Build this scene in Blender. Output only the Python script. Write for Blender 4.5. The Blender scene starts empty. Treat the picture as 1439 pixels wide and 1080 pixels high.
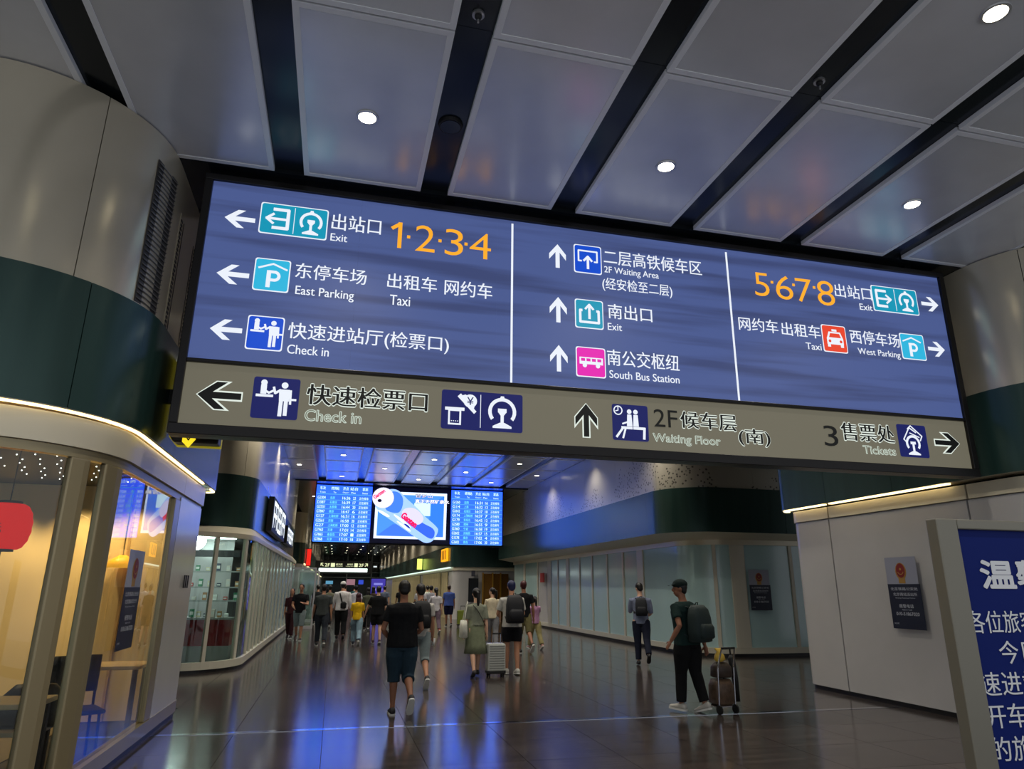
import bpy, math, random
from mathutils import Vector, Matrix
random.seed(7)
sc = bpy.context.scene
COL = sc.collection
PI = math.pi

# ------------------------------------------------------------------ camera, world, exposure
cam = bpy.data.objects.new('camera', bpy.data.cameras.new('camera'))
COL.objects.link(cam)
cam.data.sensor_width = 36.0
cam.data.lens = 24.054
cam.data.clip_end = 300
_r = Vector((0.970233, -0.242066, 0.007196)); _u = Vector((-0.075659, -0.274755, 0.958533)); _f = Vector((0.230051, 0.930545, 0.284891))
_m = Matrix((_r, _u, -_f)).transposed().to_4x4(); _m.translation = (0, 0, 1.65)
cam.matrix_world = _m
sc.camera = cam

w = bpy.data.worlds.new('world'); sc.world = w; w.use_nodes = True
w.node_tree.nodes['Background'].inputs[0].default_value = (0.86, 0.92, 1.0, 1)
w.node_tree.nodes['Background'].inputs[1].default_value = 0.66
sc.view_settings.view_transform = 'Standard'
sc.view_settings.look = 'None'
sc.view_settings.exposure = 0.0
sc.view_settings.gamma = 1.0
sc.view_settings.use_curve_mapping = False
sc.cycles.use_light_tree = True
sc.cycles.max_bounces = 7
sc.cycles.use_denoising = True
SPOT_W = 230.0        # every ceiling downlight

# ------------------------------------------------------------------ materials
def s2l(c):
    return tuple((x / 12.92 if x <= 0.04045 else ((x + 0.055) / 1.055) ** 2.4) for x in [v / 255 for v in c])

MATS = {}
def mat(name, rgb, rough=0.5, metal=0.0, emit=0.0, ecol=None, noise=None, bump=None, objvar=0.0, trans=0.0, spec=0.5, ior=1.45, coat=0.0, sample=True, alpha=1.0):
    """rgb in sRGB 0-255. noise=(scale xyz, amount); bump=(scale xyz, strength)."""
    if name in MATS: return MATS[name]
    m = bpy.data.materials.new(name); m.use_nodes = True
    nt = m.node_tree; b = nt.nodes['Principled BSDF']; L = nt.links
    c = s2l(rgb)
    b.inputs['Base Color'].default_value = (*c, 1)
    b.inputs['Roughness'].default_value = rough
    b.inputs['Metallic'].default_value = metal
    b.inputs['Specular IOR Level'].default_value = spec
    b.inputs['IOR'].default_value = ior
    b.inputs['Coat Weight'].default_value = coat
    b.inputs['Coat Roughness'].default_value = 0.1
    b.inputs['Transmission Weight'].default_value = trans
    b.inputs['Alpha'].default_value = alpha
    if emit:
        b.inputs['Emission Color'].default_value = (*s2l(ecol or rgb), 1)
        b.inputs['Emission Strength'].default_value = emit
    if not sample:
        try: m.cycles.emission_sampling = 'NONE'
        except Exception: pass
    if noise or bump or objvar:
        geo = nt.nodes.new('ShaderNodeNewGeometry')
        def ntex(scale, detail=5):
            mp = nt.nodes.new('ShaderNodeMapping'); mp.inputs['Scale'].default_value = scale
            L.new(geo.outputs['Position'], mp.inputs['Vector'])
            n = nt.nodes.new('ShaderNodeTexNoise'); n.inputs['Scale'].default_value = 1; n.inputs['Detail'].default_value = detail
            L.new(mp.outputs['Vector'], n.inputs['Vector'])
            return n
        src = None
        if noise:
            n = ntex(noise[0])
            mr = nt.nodes.new('ShaderNodeMapRange'); mr.inputs['From Min'].default_value = 0.3; mr.inputs['From Max'].default_value = 0.7
            mr.inputs['To Min'].default_value = 1 - noise[1]; mr.inputs['To Max'].default_value = 1 + noise[1]
            L.new(n.outputs['Fac'], mr.inputs['Value']); src = mr.outputs['Result']
        if objvar:
            oi = nt.nodes.new('ShaderNodeObjectInfo')
            mr = nt.nodes.new('ShaderNodeMapRange'); mr.inputs['To Min'].default_value = 1 - objvar; mr.inputs['To Max'].default_value = 1 + objvar
            L.new(oi.outputs['Random'], mr.inputs['Value'])
            if src:
                mu = nt.nodes.new('ShaderNodeMath'); mu.operation = 'MULTIPLY'; L.new(src, mu.inputs[0]); L.new(mr.outputs['Result'], mu.inputs[1]); src = mu.outputs[0]
            else: src = mr.outputs['Result']
        if src:
            vm = nt.nodes.new('ShaderNodeVectorMath'); vm.operation = 'SCALE'
            vm.inputs[0].default_value = c; L.new(src, vm.inputs['Scale']); L.new(vm.outputs[0], b.inputs['Base Color'])
        if bump:
            n = ntex(bump[0]); bp = nt.nodes.new('ShaderNodeBump'); bp.inputs['Strength'].default_value = bump[1]; bp.inputs['Distance'].default_value = 0.01
            L.new(n.outputs['Fac'], bp.inputs['Height']); L.new(bp.outputs['Normal'], b.inputs['Normal'])
    MATS[name] = m
    return m

M_floor = mat('floor stone', (60, 53, 50), 0.15, noise=((1.2, 9, 1), 0.35), bump=((1.5, 14, 1), 0.05), objvar=0.13, spec=0.8)
M_floorbase = mat('floor joint', (26, 24, 23), 0.6)
M_strip = mat('brushed steel strip', (200, 202, 210), 0.12, 1.0)
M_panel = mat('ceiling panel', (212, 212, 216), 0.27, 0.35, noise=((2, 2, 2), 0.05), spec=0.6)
M_pframe = mat('ceiling panel edge', (232, 232, 234), 0.4, 0.1)
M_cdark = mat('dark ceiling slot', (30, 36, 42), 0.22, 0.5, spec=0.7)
M_black = mat('black matt', (12, 12, 13), 0.6)
M_wallup = mat('satin upper wall', (200, 190, 168), 0.24, 0.4, noise=((0.7, 0.7, 0.7), 0.05))
M_band = mat('dark green band', (44, 69, 64), 0.24, 0.35, noise=((6, 6, 0.4), 0.12), spec=0.6)
M_fascia = mat('cream metal fascia', (214, 204, 180), 0.32, 0.25)
M_frame = mat('cream window frame', (206, 200, 182), 0.4, 0.1)
M_champ = mat('champagne window frame', (158, 144, 112), 0.3, 0.5)
M_white = mat('white enamel wall', (184, 181, 180), 0.22, 0.0, noise=((1.3, 1.3, 1.3), 0.04), coat=0.2)
M_skirt = mat('dark skirting', (30, 28, 28), 0.4)
M_cove = mat('cove light', (255, 240, 190), 0.5, emit=3.2, ecol=(255, 228, 165))
M_glass = mat('clear glass', (235, 245, 242), 0.01, trans=1.0, ior=1.45)
M_frost = mat('frosted teal glass', (178, 208, 208), 0.16, 0.0, noise=((0.6, 0.6, 0.3), 0.06), spec=0.6, coat=0.4)
M_lamp = mat('downlight lens', (255, 250, 235), 0.4, emit=14.0, ecol=(255, 244, 214), sample=False)
M_ring = mat('downlight ring', (190, 190, 190), 0.3, 0.8)
M_lcd = mat('led blue field', (20, 24, 40), 0.5, emit=1.0, ecol=(74, 91, 146))
M_beige = mat('backlit beige field', (60, 58, 50), 0.5, emit=0.8, ecol=(110, 106, 90))
M_hous = mat('sign housing', (24, 21, 20), 0.35, 0.3)
def em(name, rgb, st=1.0, sample=False): return mat(name, (8, 8, 8), 0.6, emit=st, ecol=rgb, sample=sample)
E_white = em('led white', (236, 242, 252)); E_orange = em('led orange', (255, 176, 44)); E_teal = em('led teal', (18, 150, 182))
E_cyan = em('led cyan', (46, 182, 222)); E_blue = em('led blue', (18, 76, 205)); E_pink = em('led pink', (228, 28, 176)); E_red = em('led red', (232, 66, 38))
E_navy = em('backlit navy', (14, 22, 92)); E_ink = em('backlit ink', (6, 10, 8), 0.5); E_pale = em('backlit pale', (205, 218, 205)); E_out = em('backlit outline', (226, 236, 226))

# ------------------------------------------------------------------ mesh helpers
def norm2(a): return Vector((a[0], a[1], 0))
class MB:
    def __init__(s): s.v = []; s.f = []; s.m = []; s.cur = 0
    def add(s, vs, fs):
        o = len(s.v); s.v += [tuple(v) for v in vs]; s.f += [tuple(i + o for i in f) for f in fs]; s.m += [s.cur] * len(fs); return s
    def box(s, x0, x1, y0, y1, z0, z1):
        return s.add([(x, y, z) for z in (z0, z1) for y in (y0, y1) for x in (x0, x1)],
                     [(0, 2, 3, 1), (4, 5, 7, 6), (0, 1, 5, 4), (2, 6, 7, 3), (0, 4, 6, 2), (1, 3, 7, 5)])
    def obox(s, c, size, R=None):
        R = R or Matrix.Identity(3); c = Vector(c); h = [q / 2 for q in size]
        vs = [c + R @ Vector((x, y, z)) for z in (-h[2], h[2]) for y in (-h[1], h[1]) for x in (-h[0], h[0])]
        return s.add(vs, [(0, 2, 3, 1), (4, 5, 7, 6), (0, 1, 5, 4), (2, 6, 7, 3), (0, 4, 6, 2), (1, 3, 7, 5)])
    def loft(s, rings, cap=True):
        """rings: lists of points, all of one length"""
        n = len(rings[0]); vs = [p for r in rings for p in r]; fs = []
        for k in range(len(rings) - 1):
            for i in range(n):
                j = (i + 1) % n; fs.append((k * n + i, k * n + j, (k + 1) * n + j, (k + 1) * n + i))
        if cap: fs.append(tuple(reversed(range(n)))); fs.append(tuple((len(rings) - 1) * n + i for i in range(n)))
        return s.add(vs, fs)
    def tube(s, pts, rad, n=10, cap=True, flat=1.0, up=None):
        pts = [Vector(p) for p in pts]; rad = rad if isinstance(rad, (list, tuple)) else [rad] * len(pts)
        rings = []; side = None
        for k, p in enumerate(pts):
            d = (pts[min(k + 1, len(pts) - 1)] - pts[max(k - 1, 0)]).normalized()
            if side is None:
                ref = Vector(up) if up else (Vector((0, 0, 1)) if abs(d.z) < 0.9 else Vector((0, 1, 0)))
                side = d.cross(ref).normalized()
            else: side = (side - d * side.dot(d)).normalized()
            o = side.cross(d)
            rings.append([p + (side * math.cos(2 * PI * i / n) + o * flat * math.sin(2 * PI * i / n)) * rad[k] for i in range(n)])
        return s.loft(rings, cap)
    def cyl(s, p0, p1, r0, r1=None, n=16): return s.tube([p0, p1], [r0, r1 if r1 is not None else r0], n)
    def ell(s, c, r, R=None, nu=14, nv=9):
        c = Vector(c); R = R or Matrix.Identity(3); rings = []
        vs = [c + R @ Vector((0, 0, -r[2]))]
        for j in range(1, nv):
            a = -PI / 2 + PI * j / nv
            vs += [c + R @ Vector((r[0] * math.cos(a) * math.cos(2 * PI * i / nu), r[1] * math.cos(a) * math.sin(2 * PI * i / nu), r[2] * math.sin(a))) for i in range(nu)]
        vs.append(c + R @ Vector((0, 0, r[2]))); fs = []
        for i in range(nu): fs.append((0, 1 + (i + 1) % nu, 1 + i)); fs.append((len(vs) - 1, len(vs) - 1 - nu + i, len(vs) - 1 - nu + (i + 1) % nu))
        for j in range(nv - 2):
            for i in range(nu): a = 1 + j * nu; k = (i + 1) % nu; fs.append((a + i, a + k, a + nu + k, a + nu + i))
        return s.add(vs, fs)
    def prism(s, poly, P0, U, V, N, d):
        """extrude 2D poly placed at P0+U*x+V*y by N*d"""
        P0, U, V, N = map(Vector, (P0, U, V, N)); n = len(poly)
        a = [P0 + U * x + V * y for x, y in poly]; b = [p + N * d for p in a]
        return s.add(a + b, [tuple(reversed(range(n))), tuple(range(n, 2 * n))] + [(i, (i + 1) % n, n + (i + 1) % n, n + i) for i in range(n)])
    def build(s, name, m, parent=None, smooth=False, bevel=0.0, loc=None):
        me = bpy.data.meshes.new(name); me.from_pydata(s.v, [], s.f)
        for mm in (m if isinstance(m, (list, tuple)) else [m]): me.materials.append(mm)
        if any(s.m): me.polygons.foreach_set('material_index', s.m)
        me.update()
        return link(name, me, parent, smooth, bevel, loc)
def link(name, me, parent=None, smooth=False, bevel=0.0, loc=None):
    o = bpy.data.objects.new(name, me); COL.objects.link(o)
    if parent: o.parent = parent
    if loc: o.location = loc
    if smooth:
        me.polygons.foreach_set('use_smooth', [True] * len(me.polygons))
        if smooth == 'auto':
            try: me.set_sharp_from_angle(angle=math.radians(35))
            except Exception: pass
    if bevel:
        b = o.modifiers.new('bevel', 'BEVEL'); b.width = bevel; b.segments = 2; b.limit_method = 'ANGLE'
    return o
def tag(o, label=None, cat=None, group=None, kind=None):
    for k, v in (('label', label), ('category', cat), ('group', group), ('kind', kind)):
        if v: o[k] = v
    return o
def empty(name, loc=(0, 0, 0), rz=0, label=None, cat=None, group=None, kind=None):
    o = bpy.data.objects.new(name, None); COL.objects.link(o); o.location = loc; o.rotation_euler = (0, 0, rz); o.empty_display_size = 0.1
    return tag(o, label, cat, group, kind)
def copy_tree(o, parent=None):
    c = o.copy(); COL.objects.link(c); c.parent = parent
    for ch in list(o.children):
        copy_tree(ch, c)
    return c

# ---- text: glyph meshes cached, mapped to a rectangle of a plane
_TC = {}
def text_geo(s, off=0.0, res=4):
    k = (s, off)
    if k not in _TC:
        cu = bpy.data.curves.new('t', 'FONT'); cu.body = s; cu.offset = off; cu.resolution_u = res
        o = bpy.data.objects.new('t', cu); COL.objects.link(o)
        dg = bpy.context.evaluated_depsgraph_get(); dg.update()
        me = bpy.data.meshes.new_from_object(o.evaluated_get(dg))
        vs = [tuple(v.co[:2]) for v in me.vertices]; fs = [tuple(p.vertices) for p in me.polygons]
        bpy.data.objects.remove(o); bpy.data.curves.remove(cu); bpy.data.meshes.remove(me)
        _TC[k] = (vs, fs)
    return _TC[k]
class Plane:
    """a flat face: P0 lower left, U right, V up, N towards the reader (unit vectors)"""
    def __init__(s, P0, U, V, N): s.P0, s.U, s.V, s.N = Vector(P0), Vector(U), Vector(V), Vector(N)
    def at(s, x, y, h=0): return s.P0 + s.U * x + s.V * y + s.N * h
    def text(s, body, x0, y0, x1, y1, m, parent, h=0.006, bold=0.0, name='lettering', keep=False, slant=0.0):
        bv, _ = text_geo(body, 0.0)
        if not bv: return None
        a0 = min(v[0] for v in bv); a1 = max(v[0] for v in bv); b0 = min(v[1] for v in bv); b1 = max(v[1] for v in bv)
        vs, fs = text_geo(body, min(bold, 0.0))
        sx = (x1 - x0) / (a1 - a0); sy = (y1 - y0) / (b1 - b0)
        if keep: sx = sy = min(sx, sy)
        P = [s.at(x0 + (v[0] - a0) * sx + slant * (v[1] - b0) * sy, y0 + (v[1] - b0) * sy, h) for v in vs]
        if bold > 0 and fs:                      # heavier strokes: the same glyphs laid side by side
            k = 2 if bold <= .021 else 8; n0 = len(P); r = bold * sy; Q = []; F = []
            for j in range(k):
                d = s.U * (r * math.cos(2 * PI * j / k)) + s.V * (r * math.sin(2 * PI * j / k)) + s.N * (j * .00005)
                Q += [p + d for p in P]; F += [tuple(i + j * n0 for i in f) for f in fs]
            P, fs = Q, F
        n = (P[fs[0][1]] - P[fs[0][0]]).cross(P[fs[0][2]] - P[fs[0][1]]).dot(s.N) if fs else 1
        if n < 0: fs = [tuple(reversed(f)) for f in fs]
        return MB().add(P, fs).build(name, m, parent)
    def poly(s, pts, mb, h=0.004, t=0.004): mb.prism(pts if area(pts) > 0 else pts[::-1], s.at(0, 0, h), s.U, s.V, s.N, t); return mb
    def rect(s, x0, y0, x1, y1, mb, h=0.004, t=0.004): return s.poly([(x0, y0), (x1, y0), (x1, y1), (x0, y1)], mb, h, t)
    def rrect(s, x0, y0, x1, y1, r, mb, h=0.004, t=0.004):
        pts = []
        for cx, cy, a in ((x1 - r, y0 + r, -90), (x1 - r, y1 - r, 0), (x0 + r, y1 - r, 90), (x0 + r, y0 + r, 180)):
            pts += [(cx + r * math.cos(math.radians(a + k * 30)), cy + r * math.sin(math.radians(a + k * 30))) for k in range(4)]
        return s.poly(pts, mb, h, t)
    def disc(s, x, y, r, mb, h=0.006, t=0.004, ry=None, n=20): return s.poly([(x + r * math.cos(2 * PI * i / n), y + (ry or r) * math.sin(2 * PI * i / n)) for i in range(n)], mb, h, t)
    def stroke(s, pts, wd, mb, h=0.006, t=0.004):
        for (ax, ay), (bx, by) in zip(pts, pts[1:]):
            d = Vector((bx - ax, by - ay)); L = d.length
            if L < 1e-6: continue
            d /= L; n = Vector((-d.y, d.x)) * wd / 2; e = d * wd * 0.25
            s.poly([(ax - e.x - n.x, ay - e.y - n.y), (bx + e.x - n.x, by + e.y - n.y), (bx + e.x + n.x, by + e.y + n.y), (ax - e.x + n.x, ay - e.y + n.y)], mb, h, t)
        return mb
    def arc(s, cx, cy, r, a0, a1, wd, mb, h=0.006, t=0.004, n=18, ry=None):
        ry = ry or r
        o = [(cx + (r + wd / 2) * math.cos(math.radians(a0 + (a1 - a0) * k / n)), cy + (ry + wd / 2) * math.sin(math.radians(a0 + (a1 - a0) * k / n))) for k in range(n + 1)]
        i = [(cx + (r - wd / 2) * math.cos(math.radians(a0 + (a1 - a0) * k / n)), cy + (ry - wd / 2) * math.sin(math.radians(a0 + (a1 - a0) * k / n))) for k in range(n + 1)]
        for k in range(n): s.poly([i[k], o[k], o[k + 1], i[k + 1]], mb, h, t)
        return mb
def area(p): return sum(p[i][0] * p[(i + 1) % len(p)][1] - p[(i + 1) % len(p)][0] * p[i][1] for i in range(len(p))) / 2

# ---- plan paths for the curved shop blocks
def rpath(pts, seg=10):
    out = []
    for i, (x, y, r) in enumerate(pts):
        if r <= 0 or i in (0, len(pts) - 1): out.append(Vector((x, y))); continue
        p = Vector((x, y)); a = (Vector(pts[i - 1][:2]) - p).normalized(); b = (Vector(pts[i + 1][:2]) - p).normalized()
        A = p + a * r; B = p + b * r; c = p + a * r + b * r
        for k in range(seg + 1):
            t = k / seg * PI / 2
            out.append(c - b * r * math.cos(t) - a * r * math.sin(t))
    return out
def plen(P): return sum((P[i + 1] - P[i]).length for i in range(len(P) - 1))
def sub(P, s0, s1):
    out = []; s = 0
    for i in range(len(P) - 1):
        L = (P[i + 1] - P[i]).length
        if L < 1e-9: continue
        if s + L >= s0 and s <= s1:
            a = max(0, (s0 - s) / L); b = min(1, (s1 - s) / L)
            q = P[i].lerp(P[i + 1], a)
            if not out or (out[-1] - q).length > 1e-5: out.append(q)
            out.append(P[i].lerp(P[i + 1], b))
        s += L
    return out
def offs(P, d):
    out = []
    for i, p in enumerate(P):
        t = (P[min(i + 1, len(P) - 1)] - P[max(i - 1, 0)]).normalized()
        out.append(p + Vector((-t.y, t.x)) * d)
    return out
def slab(mb, P, z0, z1, th, side, P1=None, z0i=None):
    """wall of thickness th along P; side=+1: body lies to the left of travel. P1: other path for the top (same count)"""
    T = P1 or P; a = P; b = T; ai = offs(P, th * side); bi = offs(T, th * side); n = len(P)
    vs = [(*p, z0) for p in a] + [(*p, z1) for p in b] + [(*p, z0) for p in ai] + [(*p, z1) for p in bi]
    fs = []
    for i in range(n - 1):
        q = [(i, i + 1, n + i + 1, n + i), (2 * n + i + 1, 2 * n + i, 3 * n + i, 3 * n + i + 1), (n + i, n + i + 1, 3 * n + i + 1, 3 * n + i), (i + 1, i, 2 * n + i, 2 * n + i + 1)]
        fs += q
    fs += [(0, n, 3 * n, 2 * n), (n - 1, 2 * n + n - 1, 3 * n + n - 1, n + n - 1)]
    if side < 0: fs = [tuple(reversed(f)) for f in fs]
    mb.add(vs, fs)
def panels(name, P, z0, z1, th, side, cuts, m, parent, gap=0.008):
    L = plen(P); cs = [0] + [c for c in cuts if 0 < c < L] + [L]
    for a, b in zip(cs, cs[1:]):
        q = sub(P, a + (gap / 2 if a else 0), b - (gap / 2 if b < L else 0))
        if len(q) < 2: continue
        mb = MB(); slab(mb, q, z0, z1, th, side); mb.build(name, m, parent, smooth='auto')

# ------------------------------------------------------------------ floor
floor = MB().box(-10, 17, -3, 110, -0.12, -0.012).build('floor', M_floorbase); tag(floor, kind='structure')
tile = MB().box(-0.497, 0.497, -0.497, 0.497, -0.012, 0.0)
tm = None
Ys = [y + 0.85 for y in range(0, 20)]
for y in Ys:
    for k in range(-3, 13):
        x = k + 0.5
        if y < 6 and (x < -2.2 or x > 7): continue
        if x < -2 and y < 11: continue
        if x > 9 and y < 12: continue
        if x > 9.4 and y > 17: continue
        if tm is None: o = tile.build('floor_tile', M_floor, floor, loc=(x, y, 0)); tm = o.data
        else: o = link('floor_tile', tm, floor, loc=(x, y, 0))
mb = MB()
for y in range(20, 107):
    for k in range(-3, 15): mb.box(k + 0.004, k + 0.996, y + 0.354, y + 1.346, -0.012, 0)
tag(mb.build('far_floor_tiles', M_floor, floor), kind='stuff')
mb = MB().box(-10, -3, -3, 108, -0.012, -0.003).box(15, 17, -3, 108, -0.012, -0.003)
mb.box(9, 15, -3, 11.3, -0.012, -0.003).box(-3, 9, -3, 0.35, -0.012, -0.003)
mb.build('side_floor', M_floor, floor)
MB().box(-1.9, 8.3, 9.32, 9.42, -0.002, 0.004).build('joint_strip', M_strip, floor)

# ------------------------------------------------------------------ ceiling
H = 6.0
ceil = MB().box(-10, 17, -1.5, 108, H + 0.12, H + 0.3).build('ceiling', M_black); tag(ceil, kind='structure')
SX = [-3.98 + 1.57 * k for k in range(0, 12)]         # slot centres, 1.57 m apart, .31 wide
SX = [-5.53, -3.96, -2.4, -0.82, 0.775, 2.34, 3.905, 5.47, 7.04, 8.61]
def panel_mesh(wd, ln):
    mb = MB(); hw, hl, e, z0, z1 = wd / 2, ln / 2, 0.055, -0.0, 0.05
    mb.cur = 0
    for (x0, x1, y0, y1) in ((-hw, hw, -hl, -hl + e), (-hw, hw, hl - e, hl), (-hw, -hw + e, -hl + e, hl - e), (hw - e, hw, -hl + e, hl - e)): mb.box(x0, x1, y0, y1, z0, z1)
    mb.cur = 1; mb.box(-hw + e, hw - e, -hl + e, hl - e, 0.006, 0.045)
    return mb
PM = {}
def put_panel(x0, x1, y0, y1):
    k = (round(x1 - x0, 2), round(y1 - y0, 2)); c = ((x0 + x1) / 2, (y0 + y1) / 2, H)
    if k not in PM: o = panel_mesh(*k).build('ceiling_panel', [M_pframe, M_panel], ceil, loc=c); PM[k] = o.data
    else: o = link('ceiling_panel', PM[k], ceil, loc=c)
rowsN = [(-1.45, -0.33), (-0.32, 2.09), (2.105, 4.51), (4.53, 6.95)]
rowsF = [(30.1 - 2.43 * (k + 1) + 0.015, 30.1 - 2.43 * k) for k in range(9)][::-1]
for a, b in zip(SX, SX[1:]):
    for y0, y1 in rowsN + rowsF:
        if a > 8.4: continue
        if (b - 0.155 < -2.3 or a > 8.2) and y0 > 7: continue
        put_panel(a + 0.155, b - 0.155, y0, y1)
for x in SX:                                                 # the black slots between panel rows
    if x > 8.5: continue
    for y0, y1 in ((-1.5, 2.2), (2.205, 4.5), (4.505, 7.0)): MB().box(x - 0.2, x + 0.2, y0, y1, H + 0.055, H + 0.075).build('slot_panel', M_cdark, ceil)
    MB().box(x - 0.2, x + 0.2, 8.2, 30.3, H + 0.055, H + 0.075).build('slot_panel', M_cdark, ceil)
MB().box(-9, 16, 6.97, 8.2, H - 0.0, H + 0.06).build('cross_beam', M_cdark, ceil)
MB().box(-9, 16, 30.15, 30.95, H - 0.06, H + 0.06).build('cross_beam', M_cdark, ceil)
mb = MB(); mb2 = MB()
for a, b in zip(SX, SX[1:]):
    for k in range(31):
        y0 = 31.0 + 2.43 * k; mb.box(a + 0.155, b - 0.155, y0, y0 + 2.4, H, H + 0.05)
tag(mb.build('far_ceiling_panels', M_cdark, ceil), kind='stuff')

# ------------------------------------------------------------------ shop blocks (the walls of the hall)
def block_wall(name): return name
# left block 1
up1 = rpath([(-9, 5.77, 0), (-1.93, 5.77, 1.28), (-1.93, 11.25, 0.08), (-9, 11.25, 0)], 14)
wl = MB(); slab(wl, sub(up1, 0.01, plen(up1) - 0.01), 4.16, 5.99, 0.05, 1)
wl = MB().box(-9, -8.9, 5.9, 11.2, 0, 6).build('wall_left', M_wallup); tag(wl, kind='structure')
panels('wall_panel', up1, 4.15, 5.995, 0.06, 1, [4.4, 6.72, 8.9 + 0.02, 11.1], M_wallup, wl)
panels('band_panel', [p for p in offs(up1, -0.08)], 3.03, 4.145, 0.08, 1, [4.55, 6.9, 9.1, 11.85], M_band, wl)
MB_ = MB(); slab(MB_, offs(up1, -0.07), 3.02, 3.035, 0.3, 1); MB_.build('band_soffit', M_fascia, wl)
q = sub(offs(up1, -0.068), 0.2, 11.15); mb = MB(); slab(mb, q, 3.002, 3.018, 0.03, 1); mb.build('cove_light', M_cove, wl)
q = sub(offs(up1, -0.068), 11.75, 12.25); mb = MB(); slab(mb, q, 3.002, 3.018, 0.03, 1); mb.build('cove_light', M_cove, wl)
lo1 = rpath([(-9, 5.80, 0), (-1.90, 5.80, 1.2), (-1.90, 10.72, 0.06), (-9, 10.72, 0)], 14)
panels('fascia_panel', lo1, 2.74, 2.985, 0.08, 1, [4.7, 10.1], M_fascia, wl)
panels('window_head', offs(lo1, 0.03), 2.66, 2.735, 0.08, 1, [], M_champ, wl)
panels('window_sill', offs(lo1, 0.01), 0.06, 0.2, 0.12, 1, [], M_champ, wl)
panels('skirting', offs(lo1, 0.03), 0.0, 0.06, 0.1, 1, [], M_skirt, wl)
def arc_s(P, y=None, x=None):
    s = 0
    for i in range(len(P) - 1):
        L = (P[i + 1] - P[i]).length
        if y is not None and P[i].x > -2.4 and P[i].y <= y <= P[i + 1].y and L > 1e-9: return s + (y - P[i].y) / (P[i + 1].y - P[i].y) * L
        if x is not None and P[i].x <= x <= P[i + 1].x and P[i].y < 7: return s + (x - P[i].x) / (P[i + 1].x - P[i].x + 1e-9) * L
        s += L
    return s
PLo = offs(lo1, 0.02)
posts = [(arc_s(PLo, x=-2.17), arc_s(PLo, x=-2.17) + 0.18), (arc_s(PLo, y=6.58), arc_s(PLo, y=6.58) + 0.27), (arc_s(PLo, y=9.0), arc_s(PLo, y=9.0) + 0.28), (arc_s(PLo, x=-5.0), arc_s(PLo, x=-5.0) + 0.2)]
for a, b in posts:
    mb = MB(); slab(mb, sub(PLo, a, b), 0.2, 2.66, 0.07, 1); mb.build('window_post', M_champ, wl, bevel=0.012)
ps = sorted(posts)
for (a, b), (c, d) in zip(ps, ps[1:]):
    mb = MB(); slab(mb, sub(offs(lo1, 0.06), b - 0.02, c + 0.02), 0.2, 2.66, 0.012, 1); mb.build('glass_pane', M_glass, wl, smooth='auto')
mb = MB(); slab(mb, sub(PLo, ps[-1][1] + 0.005, plen(PLo)), 0.06, 2.7, 0.1, 1); mb.build('end_panel', M_white, wl)
for k in range(3): MB().box(-1.906, -1.894, 10.02 + 0.12 * k, 10.05 + 0.12 * k, 1.62, 1.78).build('vent_slot', M_black, wl)
# louvre grille set in the upper wall
M_gri = mat('grey louvre', (120, 116, 110), 0.4, 0.4)
Rg = Matrix.Rotation(-0.22, 3, 'Z')
g = MB().obox((-1.974, 6.78, 4.96), (0.02, 0.40, 1.52), Rg).build('louvre_grille', mat('grille backing', (60, 57, 54), 0.5), wl)
mb = MB()
for k in range(30): mb.obox((-1.960, 6.78, 4.24 + k * 0.05), (0.03, 0.38, 0.008), Rg @ Matrix.Rotation(0.6, 3, 'Y'))
tag(mb.build('louvre_slats', M_gri, g), kind='stuff')
g = MB().box(-1.935, -1.922, 7.32, 8.2, 4.2, 5.55).build('louvre_grille', M_wallup, wl)
mb = MB()
for k in range(26): mb.box(-1.925, -1.917, 7.34, 7.40, 4.24 + k * 0.049, 4.262 + k * 0.049); mb.box(-1.925, -1.917, 8.06, 8.12, 4.24 + k * 0.049, 4.262 + k * 0.049)
for y in (7.46, 8.0): mb.box(-1.925, -1.918, y, y + .012, 4.2, 5.5)
tag(mb.build('louvre_slats', M_black, g), kind='stuff')
MB().tube([(-1.93, 8.05, 6.0), (-1.9, 8.07, 5.95), (-1.9, 8.09, 5.9), (-1.92, 8.1, 5.88)], 0.008, 6).build('wall_hook', M_black, wl)

# interior of left block 1 (a cafe)
M_warm = mat('warm plaster', (226, 196, 140), 0.6, noise=((1.5, 1.5, 1.5), 0.05))
M_oak = mat('light oak', (196, 158, 104), 0.45, noise=((1, 8, 8), 0.15))
MB().box(-8.9, -2.05, 10.45, 10.55, 0, 2.95).build('partition_wall', M_warm, wl)
ci = MB().box(-8.9, -2.2, 6.6, 10.4, 2.93, 2.97).build('cafe_ceiling', mat('cafe dark ceiling', (12, 10, 9), 0.6), wl)
mb = MB(); Mstar = em('star lights', (255, 250, 240), 6)
for i in range(9):
    for j in range(10): mb.ell((-3.7 + 0.19 * i + (j % 2) * 0.06, 7.0 + 0.3 * j + 0.03 * (i % 3), 2.925), (0.007, 0.007, 0.006), nu=6, nv=4)
tag(mb.build('star_lights', Mstar, ci), kind='stuff')
MB().box(-2.75, -2.72, 10.42, 10.45, 0, 2.9).build('partition_trim', M_oak, wl)
for x, y in ((-3.3, 9.9), (-4.3, 9.9), (-3.75, 8.2), (-2.65, 9.95)):
    ld = bpy.data.lights.new('cafe_spot', 'SPOT'); ld.energy = 85; ld.color = (1, 0.72, 0.36); ld.spot_size = 1.7; ld.spot_blend = 0.7; ld.shadow_soft_size = 0.05
    lo = bpy.data.objects.new('cafe_spot', ld); COL.objects.link(lo); lo.location = (x, y, 2.9); lo.rotation_euler = (0.25, 0, 0)

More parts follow.
